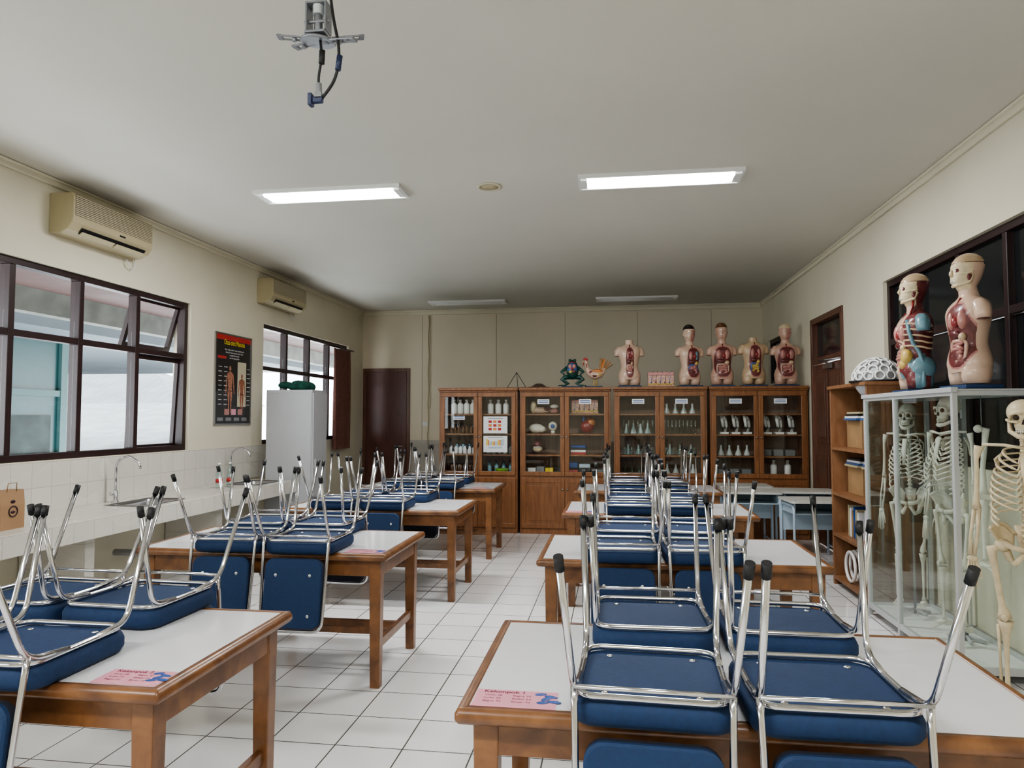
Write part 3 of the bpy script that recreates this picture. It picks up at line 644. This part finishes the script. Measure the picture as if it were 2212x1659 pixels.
row(g,x0+.1,x0+.55,4,9.76,SH[1],.03,False); row(B1,x0+.75,x0+1.1,2,9.78,SH[0],.02,False)
# ------------------------------------------------------------ anatomy models
def skull(par,c,s,bm,name='skull'):
    x,y,z=c; mb=MB()
    mb.ell((x,y+.018*s,z+.022*s),(.066*s,.088*s,.068*s),0,22,16)
    mb.ell((x,y-.035*s,z+.0*s),(.056*s,.050*s,.045*s),0,18,12)
    mb.ell((x,y-.045*s,z-.045*s),(.038*s,.036*s,.040*s),0,14,8)
    for q in (-1,1):
        mb.tube([(x+q*.022*s,y-.078*s,z-.030*s),(x+q*.046*s,y-.062*s,z-.028*s),(x+q*.062*s,y-.03*s,z-.022*s),(x+q*.064*s,y+.01*s,z-.018*s)],.0075*s,8)
        mb.tube([(x+q*.010*s,y-.086*s,z+.012*s),(x+q*.032*s,y-.084*s,z+.016*s),(x+q*.052*s,y-.066*s,z+.008*s),(x+q*.055*s,y-.055*s,z-.02*s)],.006*s,8)
    mb.tube([(x-.055*s,y+.008*s,z-.025*s),(x-.052*s,y-.01*s,z-.080*s),(x-.022*s,y-.066*s,z-.105*s),(x,y-.076*s,z-.108*s),(x+.022*s,y-.066*s,z-.105*s),(x+.052*s,y-.01*s,z-.080*s),(x+.055*s,y+.008*s,z-.025*s)],[.008*s,.012*s,.013*s,.014*s,.013*s,.012*s,.008*s],8)
    mb.tube([(x,y-.083*s,z+.012*s),(x,y-.093*s,z-.012*s)],[.007*s,.005*s],8)
    o=part(par,name,mb,bm)
    for q in (-1,1): part(o,'eye_socket',MB().ell((x+q*.028*s,y-.0725*s,z-.006*s),(.0165*s,.012*s,.0145*s)),DSOCK)
    part(o,'nasal_opening',MB().tube([(x,y-.083*s,z-.018*s),(x,y-.082*s,z-.042*s)],[.004*s,.010*s],8),DSOCK)
    mb=MB()
    for dz in (-.068,-.080): 
        for i in range(9):
            t=-1+i/4; mb.ell((x+t*.030*s,y-(.084-.026*t*t)*s,z+dz*s),(.0040*s,.0045*s,.0062*s),0,7,5)
    part(o,'teeth',mb,BONEW)
    return o
def torso(lab,loc,rz,head='face',open_w=.09,side=False,skin=SKIN,hair=HAIR,s=1.0,style=0,xoff=None):
    t=thing('torso_model',lab,'anatomy model',loc,(0,0,rz),group='human torso models'); 
    sec=[(.10,.138,.095,0),(.15,.146,.108,.0),(.20,.136,.105,0),(.27,.112,.092,0),(.34,.120,.098,0),(.41,.138,.108,0),(.465,.152,.108,0),(.505,.158,.095,.004),(.535,.135,.078,.008),(.558,.085,.062,.01),(.58,.055,.053,.008),(.625,.048,.050,.0)]
    Z=[]; K=12
    for i in range(len(sec)-1):
        for j in range(K): 
            u=j/K; p0=sec[max(i-1,0)];p1=sec[i];p2=sec[i+1];p3=sec[min(i+2,len(sec)-1)]
            Z.append([.5*((2*b_)+(-a_+c_)*u+(2*a_-5*b_+4*c_-d_)*u*u+(-a_+3*b_-3*c_+d_)*u**3) for a_,b_,c_,d_ in zip(p0,p1,p2,p3)])
    Z.append(sec[-1])
    def rg(z,rx,ry,yo,N=56): return [(rx*abs(cos(a))**.85*(1 if cos(a)>=0 else -1), yo+ry*sin(a), z) for a in [2*pi*i/N for i in range(N)]]
    xo=xoff if xoff is not None else (.03 if style==1 else 0)
    def mf(c):
        w_=open_w*(1-.35*abs((c[2]-.33)/.2)**3)
        if side:
            if c[0]>.012:
                if c[1]<-.03 and c[2]>.3 and c[0]<.06: return 0
                if c[2]<.27 and sin(c[1]*70+c[2]*30)>.0: return 2
                return 1
            return 0
        if c[1]<-.02:
            e=abs((c[0]-xo)/max(open_w,.01))**2.6+abs((c[2]-.325)/.195)**3.4
            if e<1: return 1
            if e<1.22: return 3
        return 0
    mb=MB().loft([rg(*q,N=168) for q in Z],0,True,True,False,mf)
    for q in (-1,1):
        rr=[]
        for z,r_,x_ in ((.03,.064,.070),(.08,.070,.071),(.14,.074,.070),(.17,.055,.06)): rr.append([(q*x_+r_*cos(2*pi*i/20),r_*1.2*sin(2*pi*i/20),z) for i in range(20)])
        mb.loft(rr,0,True,True,False,(lambda c:1 if sin(c[1]*60)>0 else 2) if (side and q>0) else None)
        mb.tube([(q*.09,0,.510),(q*.125,0,.500),(q*.146,0,.475),(q*.155,0,.440),(q*.158,0,.415)],[.04,.048,.048,.044,.038],16,2 if (side and q>0) else 0)
        mb.cyl((q*.158,0,.4155),(q*.1582,0,.412),.033,m=1)
    part(t,'body',mb,[skin,MUS,TEAL,LUNG])
    o=open_w/.09
    part(t,'lung',MB().ell((xo-.045*o,-.092,.42),(.032*o,.03,.062)),LUNG)
    part(t,'lung',MB().ell((xo+.045*o,-.092+abs(xo)*.3,.42),(.032*o,.03,.062)),TEAL if style==1 else LUNG)
    part(t,'heart',MB().ell((xo+.012,-.108,.405),(.024,.02,.032)).tube([(xo,-.105,.43),(xo*.7,-.09,.49),(xo*.5,-.05,.56)],.009,8),HEART)
    part(t,'liver',MB().ell((xo-.02*o,-.096,.335),(.055*o,.022,.026)),LIV)
    part(t,'stomach',MB().ell((xo+.042*o,-.092+abs(xo)*.25,.315),(.028*o,.022,.026)),YEL if style in (1,2) else TAN)
    mb=MB(); pts=[]
    for i in range(44):
        u=i/43; z=.285-.10*u; pts.append((xo+.045*o*sin(u*2*pi*3.5),-.098-.006*cos(u*40)+abs(xo)*.2,z+.006*sin(u*30)))
    mb.tube(pts,.0115,8); part(t,'small_intestine',mb,LUNG if style!=2 else YEL)
    part(t,'large_intestine',MB().tube(fil([(xo-.06*o,-.090,.18),(xo-.062*o,-.084,.29),(xo,-.102,.292),(xo+.062*o,-.080+abs(xo)*.35,.29),(xo+.056*o,-.086+abs(xo)*.3,.18),(xo,-.098,.165)],.03),.012,8),SKINP if style not in (1,2) else OBLUE)
    if side:
        mb=MB()
        for i in range(5): z=.31+i*.038; mb.tube([(.140,.06,z-.012),(.149,.03,z-.01),(.152,-.01,z),(.125,-.07,z+.012),(.08,-.100,z+.015)],.007,6)
        part(t,'rib_bones',mb,TAN)
        part(t,'vessels',MB().tube([(.09,-.08,.50),(.12,-.08,.42),(.13,-.06,.34),(.125,-.02,.28),(.135,0,.2),(.14,.0,.1),(.135,0,.04)],.014,8),TEAL)
        part(t,'hip_muscle',MB().ell((.10,.01,.17),(.055,.085,.085)),TEAL)
        part(t,'fat_tissue',MB().ell((.065,-.080,.25),(.05,.04,.055)).ell((.04,-.09,.2),(.04,.03,.04)),YEL)
        part(t,'neck_vein',MB().tube([(.05,-.02,.66),(.055,-.03,.60),(.07,-.05,.55),(.06,-.09,.48)],.009,8),HEART)
    if head!='none':
        hs=[(.610,.049,.050,0),(.630,.052,.055,-.006),(.650,.060,.072,-.012),(.675,.067,.082,-.010),(.70,.072,.086,-.004),(.73,.076,.090,.002),(.76,.077,.093,.006),(.79,.071,.087,.009),(.815,.058,.070,.011),(.833,.036,.045,.012),(.842,.012,.016,.012),(.843,.003,.004,.012)]
        HR=[]
        for i in range(len(hs)-1):
            for j in range(5):
                u=j/5; HR.append([a_*(1-u)+b_*u for a_,b_ in zip(hs[i],hs[i+1])])
        HR.append(hs[-1])
        if head=='half':
            def hf(c):
                if c[2]>.775: return 2
                if c[1]<-.005: return 1
                return 0
            h_=part(t,'head',MB().loft([rg(*q,N=96) for q in HR],0,True,True,False,hf),[MUS if side else skin,BONE,TAN])
            part(h_,'cap_seam',MB().tube([(.0745*cos(a*pi/12),.008+.091*sin(a*pi/12),.776) for a in range(24)],.0022,6,0,True),MUS)
            for q in (-1,1):
                part(h_,'eye_socket',MB().ell((q*.030,-.074,.728),(.018,.014,.014)),LIV); part(h_,'eye',MB().ell((q*.030,-.080,.728),(.011,.010,.010)),BONEW)
                part(h_,'cheekbone',MB().tube([(q*.03,-.082,.705),(q*.058,-.060,.705),(q*.073,-.02,.712),(q*.077,.0,.715)],.0065,8),BONE)
                part(h_,'jaw',MB().tube([(q*.070,.0,.70),(q*.064,-.02,.655),(q*.03,-.070,.640),(0,-.078,.640)],[.008,.011,.010,.010],8),BONE)
                part(h_,'jaw_muscle',MB().ell((q*.069,-.02,.682),(.006,.018,.024)),MUS)
            part(h_,'nose',MB().tube([(0,-.088,.735),(0,-.098,.710),(0,-.090,.700)],[.006,.010,.010],10),BONE)
            part(h_,'teeth',MB().tube([(-.032,-.066,.664),(-.015,-.086,.664),(.015,-.086,.664),(.032,-.066,.664)],.009,8),BONEW)
            part(h_,'mouth_gap',MB().tube([(-.034,-.073,.664),(-.015,-.0945,.664),(.015,-.0945,.664),(.034,-.073,.664)],.0016,6),DSOCK)
            if hair: part(h_,'back_hair',MB().ell((0,.036,.765),(.068,.066,.070),0,20,12),hair)
        else:
            def hf(c): 
                if style in (1,3) and c[0]>.0 and c[2]<.76: return 1
                if hair is None and c[2]>.77: return 3
                if hair and (c[2]>.775+.25*min(0,-c[1]-.02) or (c[1]>.02 and c[2]>.70)): return 2
                return 0
            h_=part(t,'head',MB().loft([rg(*q,N=96) for q in HR],0,True,True,False,hf),[skin,LUNG,hair or HAIR,BONE])
            part(h_,'nose',MB().tube([(0,-.086,.738),(0,-.098,.710),(0,-.090,.698)],[.005,.010,.010],10),skin)
            part(h_,'mouth',MB().ell((0,-.088,.672),(.018,.005,.004)),LUNG)
            for q in (-1,1):
                part(h_,'eye',MB().ell((q*.027,-.083,.728),(.012,.006,.0055)),BONEW); part(h_,'pupil',MB().ell((q*.027,-.088,.728),(.0045,.003,.0045)),BLK)
                part(h_,'ear',MB().ell((q*.076,.005,.715),(.007,.015,.025)),skin)
            if hair: part(h_,'hair',MB().ell((0,.020,.788),(.074,.082,.062),0,20,12).ell((-.02,-.045,.812),(.046,.036,.026)),hair)
    part(t,'stand',MB().box(-.15,.15,-.11,.11,0,.022).cyl((-.068,0,.02),(-.068,0,.035),.03).cyl((.068,0,.02),(.068,0,.035),.03),SBASE,bevel=.005)
    t.scale=(s,s,s); return t
CT=1.968
torso('headless pale torso model with narrow open abdomen on the cabinet',(.22,9.80,CT),radians(4),'none',.05,s=1.03,style=0)
torso('torso model with dark hair and one side of chest open',(1.02,9.80,CT),radians(10),'face',.08,s=1.0,style=1)
torso('male torso model with brown hair and open belly organs',(1.444,9.80,CT),0,'face',.105,hair=HAIRB,skin=SKINP,s=1.02,style=0)
torso('headless tan torso model with yellow and blue organs on cabinet',(1.85,9.80,CT),radians(6),'none',.072,skin=TAN,s=1.05,style=2)
torso('torso model with exposed skull cap and open organs',(2.26,9.80,CT),0,'face',.105,hair=None,skin=SKINP,s=1.0,style=3)
GT=1.735
torso('half-dissected torso model with bare skull and teal vessels',(2.22,5.62,GT),radians(-92),'half',.09,side=True,hair=None,s=1.06)
torso('pale torso model with half skull face and black hair patch',(2.24,4.86,GT),radians(-86),'half',.085,hair=HAIR,s=1.03,style=0,xoff=.04)
skinblock((.636,9.78,CT),.34,.20)
# frog
f=thing('frog_model','green frog dissection model standing upright on stand','anatomy model',(-.554,9.78,CT))
mb=MB().tube([(0,0,.12),(0,-.01,.16),(0,-.015,.22),(0,-.01,.29),(0,-.01,.34),(0,-.01,.385)],[.03,.07,.085,.08,.06,.025],18)
for q in (-1,1):
    mb.tube([(q*.04,0,.15),(q*.11,-.03,.14),(q*.15,-.03,.12),(q*.09,-.03,.075),(q*.05,-.03,.06),(q*.10,-.05,.03),(q*.15,-.07,.03)],[.035,.034,.026,.022,.016,.012,.012],10)
    mb.tube([(q*.07,0,.28),(q*.13,-.02,.235),(q*.155,-.03,.22),(q*.11,-.06,.18)],[.026,.02,.016,.012],8)
    mb.ell((q*.035,-.03,.375),(.020,.020,.020))
    for w_ in (-1,0,1): mb.tube([(q*.14,-.07,.03),(q*(.19),-.08+.02*w_,.026)],[.008,.005],6)
part(f,'body',mb,GREEN)
part(f,'belly_opening',MB().ell((0,-.055,.25),(.070,.045,.095)),OBLUE)
for c_,r_,m_ in (((-.028,-.092,.290),(.024,.016,.032),LUNG),((.028,-.092,.290),(.024,.016,.032),LUNG),((0,-.10,.255),(.02,.018,.022),HEART),((-.02,-.095,.215),(.028,.016,.018),YEL),((.025,-.095,.22),(.022,.016,.02),LIV)): part(f,'organ',MB().ell(c_,r_),m_)
part(f,'mouth_lining',MB().ell((0,-.045,.345),(.045,.03,.016)),HEART)
part(f,'stand',MB().box(-.14,.14,-.09,.09,0,.02),SBASE,bevel=.004)
# rooster
f=thing('rooster_model','cutaway rooster anatomy model with orange tail','anatomy model',(-.262,9.78,CT))
part(f,'body',MB().tube([(-.135,0,.355),(-.12,0,.365),(-.10,0,.345),(-.095,0,.30),(-.085,0,.25),(-.05,0,.20),(.02,0,.17),(.08,0,.185),(.12,0,.22),(.15,0,.27)],[.012,.026,.026,.026,.042,.068,.080,.068,.05,.02],16,0,False,.8),SKIN)
for i,a in enumerate((35,50,65,80,95)):
    a=radians(a); part(f,'tail_feather',MB().tube([(.10,.0,.21),(.10+.09*cos(a),.0+.006*i,.21+.09*sin(a)),(.10+.16*cos(a)+.015,.006*i,.21+.17*sin(a)),(.10+.19*cos(a+.1)+.02,.006*i,.21+.20*sin(a))],[.02,.026,.022,.006],10,0,False,.4),ORANGE if i%2 else CARD)
part(f,'comb',MB().ell((-.13,0,.395),(.014,.006,.016)).ell((-.11,0,.395),(.014,.006,.020)).ell((-.09,0,.385),(.012,.006,.016)),RED)
part(f,'wattle',MB().ell((-.14,0,.325),(.008,.006,.018)),RED)
part(f,'beak',MB().cyl((-.145,0,.358),(-.175,0,.348),.010,.001),YEL)
part(f,'eye',MB().ell((-.125,-.024,.365),(.005,.004,.005)),BLK)
for c_,r_,m_ in (((-.04,-.052,.20),(.028,.018,.03),HEART),((.015,-.062,.165),(.035,.018,.025),LIV),((.07,-.055,.18),(.035,.018,.022),YEL)): part(f,'organ',MB().ell(c_,r_),m_)
part(f,'gullet',MB().tube([(-.10,-.022,.33),(-.09,-.03,.26),(-.05,-.055,.21)],.007,8),HEART)
part(f,'wing',MB().ell((.05,-.05,.225),(.075,.02,.028)),ORANGE)
for x_ in (0,.035): part(f,'leg',MB().tube([(x_,-.02,.11),(x_+.008,-.02,.028)],.008).tube([(x_+.008,-.02,.028),(x_-.03,-.025,.025)],.005,6).tube([(x_+.008,-.02,.028),(x_-.02,-.0,.025)],.005,6),YEL)
part(f,'stand',MB().box(-.12,.12,-.07,.07,0,.022),SBASE,bevel=.004)
# wire pyramid, small mound
p=MB(); ap=(0,0,.22)
for q in ((-.12,-.08,.005),(.14,-.08,.005),(.0,.12,.005)): p.tube([q,ap],.004,6)
p.tube([(-.12,-.08,.005),(.14,-.08,.005),(.0,.12,.005)],.004,6,0,True)
solo('wire_tripod','thin black wire tripod on top of the cabinet','tripod',p,BLK,(-1.33,9.78,CT))
solo('clay_mound','small dark landscape mound model on the cabinet','model',MB().lathe([(.16,0),(.16,.012),(.10,.02),(.06,.05),(.03,.06)],n=14),[mat('mound',(.09,.06,.04),.9,var=.4,ns=20)],(-1.02,9.78,CT))
# ------------------------------------------------------------ open bookshelf
b=thing('bookshelf','tall open orange-brown wooden bookshelf against the wall','bookshelf',(2.04,6.13,0))
D_,L_,Z_=.44,1.0,1.82
mb=MB().box(0,D_,0,.03,0,Z_).box(0,D_,L_-.03,L_,0,Z_).box(D_-.015,D_,.03,L_-.03,0,Z_)
part(b,'body',mb,SHW,bevel=.003); part(b,'top_board',MB().box(-.02,D_,-.015,L_+.015,Z_,Z_+.03),SHW,bevel=.004)
BZ=[.08,.48,.86,1.28]
for z in BZ: part(b,'shelf',MB().box(0,D_-.015,.03,L_-.03,z-.025,z),SHW)
for i,z in enumerate(BZ):
    for j in range(2):
        y=6.13+.06+j*.44
        if (i in (3,2)) or (i==0 and j==0):
            solo('cardboard_box','tan cardboard file box on the bookshelf','box',MB().box(0,.28,0,.40,0,.25 if i else .30),CARD,(2.16,y,z),bevel=.004,group='file boxes on the bookshelf')
            if i>=2: 
                for q in range(4): solo('folder','flat folder stacked on a file box','folder',MB().box(0,.26,0,.34,0,.018),[PAPER,BLK,BEIGE,OBLUE][(q+i)%4],(2.12+.01*q,y+.02,z+.2515+.019*q),bevel=.002,group='flat folders on the bookshelf')
        elif i==1:
            for q in range(6): solo('book','worn book standing on the bookshelf','book',MB().box(0,.2,0,.035,0,.24+.02*(q%3)),[CARD,PAPER,BEIGE,INKB][(q+j)%4],(2.12,y+.01+q*.05,z),bevel=.002,group='books on the bookshelf')
        else:
            for q in range(3):
                solo('plastic_ring','white plastic ring frame leaning on the bottom shelf','ring',MB().tube([(0,.13*cos(a*pi/10),.145+.13*sin(a*pi/10)) for a in range(20)],.014,8,0,True),WPLA,(2.09+.05*q,y+.15+.04*q,z),group='white rings on the bottom shelf')
# dome
dm=thing('lattice_dome','white lattice dome model with round openings','model',(2.20,6.34,1.852))
part(dm,'base',MB().lathe([(.22,0),(.22,.012)],n=30,m=0),BLK)
part(dm,'dome_shell',MB().ell((0,0,.02),(.18,.18,.175),0,24,14),GREYM)
mb=MB()
for lat,n in ((8,14),(28,12),(48,9),(68,5),(90,1)):
    for j in range(n):
        la=radians(min(lat,89)); lo=2*pi*(j+(lat%4)/8)/n; nrm=Vector((cos(la)*cos(lo),cos(la)*sin(lo),sin(la))); u=nrm.cross(Vector((0,0,1))).normalized(); w_=nrm.cross(u); c_=nrm*.19+Vector((0,0,.012))
        if c_.z<.045: c_.z=.05
        mb.tube([c_+(u*cos(q*pi/6)+w_*sin(q*pi/6))*.036 for q in range(12)],.008,6,0,True)
part(dm,'ring_lattice',mb,WPLA)
# ------------------------------------------------------------ glass case
gx0,gx1,gy0,gy1=1.99,2.47,4.54,6.06
g=thing('glass_display_case','aluminium-framed glass case displaying skeletons','display case',(0,0,0))
t=.03
for x in (gx0,gx1-t):
    for y in (gy0,5.43,gy1-t): part(g,'post',MB().box(x,x+t,y,y+t,0.0,GT-.03),ALU,bevel=.002)
for z in (.06,GT-.05):
    for bb in ((gx0+.002,gx0+t-.002,gy0+t,5.43),(gx0+.002,gx0+t-.002,5.43+t,gy1-t),(gx1-t+.002,gx1-.002,gy0+t,gy1-t),(gx0+t,gx1-t,gy0+.002,gy0+t-.002),(gx0+t,gx1-t,gy1-t+.002,gy1-.002)):
        part(g,'rail',MB().box(*bb,z,z+.04),ALU)
part(g,'bottom_panel',MB().box(gx0+t,gx1-t,gy0+t,gy1-t,.06,.08),WHITE)
part(g,'top_panel',MB().box(gx0-.01,gx1,gy0-.01,gy1+.01,GT-.02,GT-.012),ALU,bevel=.003)
part(g,'top_rim',MB().box(gx0-.012,gx0+.03,gy0-.012,gy1+.012,GT-.03,GT),ALU,bevel=.003)
for bb in ((gx0+.012,gx0+.017,gy0+t,5.43),(gx0+.012,gx0+.017,5.43+t,gy1-t),(gx0+t,gx1-t,gy0+.012,gy0+.017),(gx0+t,gx1-t,gy1-.017,gy1-.012)):
    part(g,'glass_pane',MB().box(*bb,.10,GT-.05),CGLASS)
part(g,'handle',MB().box(gx0-.012,gx0,5.40,5.415,.95,1.15),ALU)
# ------------------------------------------------------------ skeletons
def skeleton(lab,loc,rz,bm,s,wide=1.0,tf=.85):
    k_=thing('skeleton_model',lab,'skeleton',loc,(0,0,rz),group='human skeleton models')
    skull(k_,(0,-.01,1.56),1.0,bm)
    mb=MB(); sp=[(0,.045-.03*sin((z-.9)*5.5),z) for z in [.90+i*.028 for i in range(21)]]
    mb.tube(sp,[.012]*21,8)
    for i,p in enumerate(sp): mb.ell(p,(.022 if i<8 else .016,.018,.010),0,8,5); mb.ell((p[0],p[1]+.025,p[2]-.005),(.005,.018,.006),0,6,4)
    part(k_,'spine',mb,bm)
    mb=MB()
    for i in range(11):
        z=1.40-i*.033; w_=.070+.068*sin(min(1,(i+1)/7)*pi/2); d_=.06+.042*min(1,i/5); front= i<8
        for q in (-1,1):
            pts=[]
            for j in range(14):
                a=j/13*(pi*.93 if front else pi*.72); pts.append((q*w_*sin(a)**.8,.045-(d_*(1-cos(a))),z-.09*(j/13)+.02*sin(a)))
            if front: pts.append((q*.018,.045-2*d_+.002,z-.05))
            mb.tube(pts,.0068,6,0,False,.75)
    mb.tube([(0,-.085,1.37),(0,-.115,1.28),(0,-.14,1.17)],[.022,.020,.012],8,0,False,.5)
    for q in (-1,1):
        mb.tube([(0,-.085,1.395),(q*.08,-.07,1.41),(q*.165,-.01,1.41)],.008,8)
        mb.tube([(q*.075,.07,1.37),(q*.11,.078,1.33),(q*.10,.08,1.25)],[.035,.045,.012],10,0,False,.18)
    part(k_,'rib_cage',mb,bm)
    mb=MB()
    for q in (-1,1):
        v=[];f=[]; nu,nv=11,6
        for sgn in (0,1):
            for iu in range(nu):
                u=iu/(nu-1)
                for iv in range(nv):
                    w_=iv/(nv-1)
                    tx=.150-.105*u; ty=-.045+.105*u; tz=.965+.045*sin(pi*min(1,u*1.05))-.03*u
                    bx_=.105-.055*u; by_=-.02+.065*u; bz_=.885-.01*u
                    bul=.018*sin(pi*w_)*sin(pi*u)
                    cx=bx_*(1-w_)+tx*w_; cy=by_*(1-w_)+ty*w_; cz=bz_*(1-w_)+tz*w_
                    v.append((q*(cx+bul+.006*sgn),cy+bul+.006*sgn,cz))
        N=nu*nv
        for sgn in (0,1):
            for iu in range(nu-1):
                for iv in range(nv-1):
                    a_=sgn*N+iu*nv+iv; f.append((a_,a_+1,a_+nv+1,a_+nv))
        ed=[iu*nv for iu in range(nu)]+[(nu-1)*nv+iv for iv in range(1,nv)]+[iu*nv+nv-1 for iu in range(nu-2,-1,-1)]+[iv for iv in range(nv-2,0,-1)]
        for i in range(len(ed)): a_,b_=ed[i],ed[(i+1)%len(ed)]; f.append((a_,b_,b_+N,a_+N))
        mb.add(v,f,0,True)
        mb.tube([v[iu*nv+nv-1] for iu in range(nu)],.009,6)
        mb.ell((q*.100,-.005,.880),(.032,.030,.034))
        mb.tube([(q*.095,-.01,.895),(q*.055,-.05,.875),(q*.004,-.06,.868)],[.022,.014,.016],8).tube([(q*.09,0.01,.87),(q*.070,.02,.805),(q*.05,-.02,.79),(q*.012,-.05,.85)],[.022,.019,.015,.012],8)
    mb.tube([(0,.055,.98),(0,.068,.90),(0,.05,.83)],[.048,.036,.010],10,0,False,.4); part(k_,'pelvis',mb,bm)
    T=lambda L:[x*tf for x in L]
    for q in (-1,1):
        a=MB().tube([(q*.180,0,1.40),(q*.188,0,1.37),(q*.195,0,1.33),(q*.195,0,1.22),(q*.20,0,1.11),(q*.20,0,1.065)],T([.026,.020,.012,.011,.014,.024]),10)
        a.tube([(q*.192,.0,1.06),(q*.20,-.01,.93),(q*.215,-.02,.82)],T([.014,.008,.010]),8).tube([(q*.21,.0,1.06),(q*.228,-.01,.93),(q*.232,-.02,.82)],T([.010,.007,.012]),8)
        a.ell((q*.223,-.02,.80),(.024,.012,.018))
        for i in range(4): a.tube([(q*(.208+.01*i),-.02,.79),(q*(.206+.013*i),-.025,.72),(q*(.206+.014*i),-.03,.64+.01*abs(i-1.3))],[.005,.005,.0038],6)
        a.tube([(q*.208,-.025,.79),(q*.192,-.04,.74),(q*.188,-.045,.70)],[.005,.005,.004],6)
        part(k_,'arm',a,bm)
        l=MB().ell((q*.10,0,.87),(.024,.024,.024)).tube([(q*.10,0,.87),(q*.145,0,.855),(q*.138,0,.80),(q*.125,0,.70),(q*.110,0,.57),(q*.10,0,.53),(q*.10,0,.50)],T([.016,.026,.018,.014,.015,.026,.034]),12)
        l.tube([(q*.095,0,.485),(q*.095,0,.455),(q*.095,0,.40),(q*.095,0,.25),(q*.095,0,.16),(q*.095,0,.13)],T([.036,.028,.015,.011,.012,.022]),12).tube([(q*.125,.01,.46),(q*.122,.01,.30),(q*.12,.01,.14)],T([.010,.006,.009]),6).ell((q*.10,-.03,.505),(.016,.011,.018))
        l.ell((q*.095,.03,.10),(.02,.035,.02)).ell((q*.095,-.02,.11),(.026,.04,.018))
        for i in range(5): l.tube([(q*(.075+.011*i),-.03,.105),(q*(.07+.013*i),-.09,.09),(q*(.07+.014*i),-.135+.008*i,.082)],[.006,.006,.005],6)
        part(k_,'leg',l,bm)
    part(k_,'stand_pole',MB().cyl((0,.10,.0),(0,.10,1.50),.011),STEEL)
    mb=MB()
    for j in range(4):
        a=pi/4+j*pi/2; mb.tube([(0,.10,.03),(.15*cos(a),.10+.09*sin(a),.012)],.012,8)
    part(k_,'stand_base',mb,GREYM)
    k_.scale=(s*wide,s*wide,s); return k_
skeleton('cream full-size human skeleton on a stand beside the glass case',(2.13,4.08,.0),radians(-25),BONE,1.0,1.08,.95)
skeleton('white human skeleton hanging inside the glass case',(2.22,5.12,.08),radians(-70),BONEW,.98,.93)
skeleton('white human skeleton added to stand for a reflection in the case glass',(2.20,5.75,.08),radians(-35),BONEW,.96,.88)  # added figure where the case glass only mirrors a skeleton
def limb(loc,lab):
    l=thing('leg_bone_model',lab,'skeleton part',loc,group='loose limb bones')
    part(l,'thigh_bone',MB().ell((-.02,0,1.42),(.025,.025,.025)).tube([(-.015,0,1.42),(.025,0,1.41),(.018,0,1.35),(.0,0,1.18),(0,0,1.05),(0,0,1.02)],[.016,.024,.017,.014,.02,.034],10),BONEW)
    part(l,'shin_bone',MB().tube([(0,0,.985),(0,0,.95),(0,0,.8),(0,0,.64),(0,0,.62)],[.033,.022,.013,.013,.021],10).tube([(.028,0,.95),(.022,0,.64)],.007,6),BONEW)
    part(l,'foot_bones',MB().ell((0,.03,.585),(.02,.035,.02)).ell((0,-.03,.59),(.026,.04,.016)).tube([(-.01,-.05,.585),(-.015,-.13,.57)],.008,6).tube([(.01,-.05,.585),(.018,-.12,.57)],.008,6),BONEW)
    part(l,'hook',MB().tube([(0,0,1.44),(0,0,1.62)],.003,6),STEEL)
limb((2.24,4.74,.065),'pale hanging leg bones inside the glass case')
# ------------------------------------------------------------ small desks
def desk(loc,rz):
    d=thing('student_desk','grey-topped student desk with pale blue metal frame','desk',loc,(0,0,rz),group='pale blue student desks')
    part(d,'desktop',MB().loft([rrect(.31,.24,.04,.73),rrect(.31,.24,.04,.752)],0,False),DGREY,bevel=.003)
    part(d,'storage_tray',MB().box(-.27,.27,-.18,.2,.62,.63).box(-.27,-.26,-.18,.2,.63,.73).box(.26,.27,-.18,.2,.63,.73).box(-.26,.26,.19,.2,.63,.73),LBLUE)
    for q in (-1,1):
        part(d,'leg_frame',MB().tube(fil([(q*.28,-.2,0.012),(q*.28,-.2,.70),(q*.28,.2,.70),(q*.28,.2,.012)],.06),.013,8).tube([(q*.28,-.2,.12),(q*.28,.2,.12)],.011,8),LBLUE)
    part(d,'modesty_panel',MB().box(-.27,.27,.2,.208,.42,.70),LBLUE)
    return d
dk=desk((1.54,8.9,0),0); dup(dk,(2.12,8.35,0)); dup(dk,(1.98,7.42,0),(0,0,radians(4))); dup(dk,(1.49,8.22,0),(0,0,0))
# ------------------------------------------------------------ camera / world
cam=bpy.data.cameras.new('camera'); cam.lens=24.97; cam.sensor_width=36; cam.clip_start=.02
co=bpy.data.objects.new('camera',cam); COL.objects.link(co); co.location=(0,0,1.55); co.rotation_euler=(radians(92.76),0,radians(8.12)); S.camera=co
wd=bpy.data.worlds.new('sky'); S.world=wd; wd.use_nodes=True; n=wd.node_tree
bg=n.nodes['Background']; bg.inputs[0].default_value=(.90,.95,1.0,1); bg.inputs[1].default_value=5.5
S.view_settings.view_transform='AgX'; S.view_settings.look='AgX - Medium High Contrast'; S.view_settings.exposure=0.6
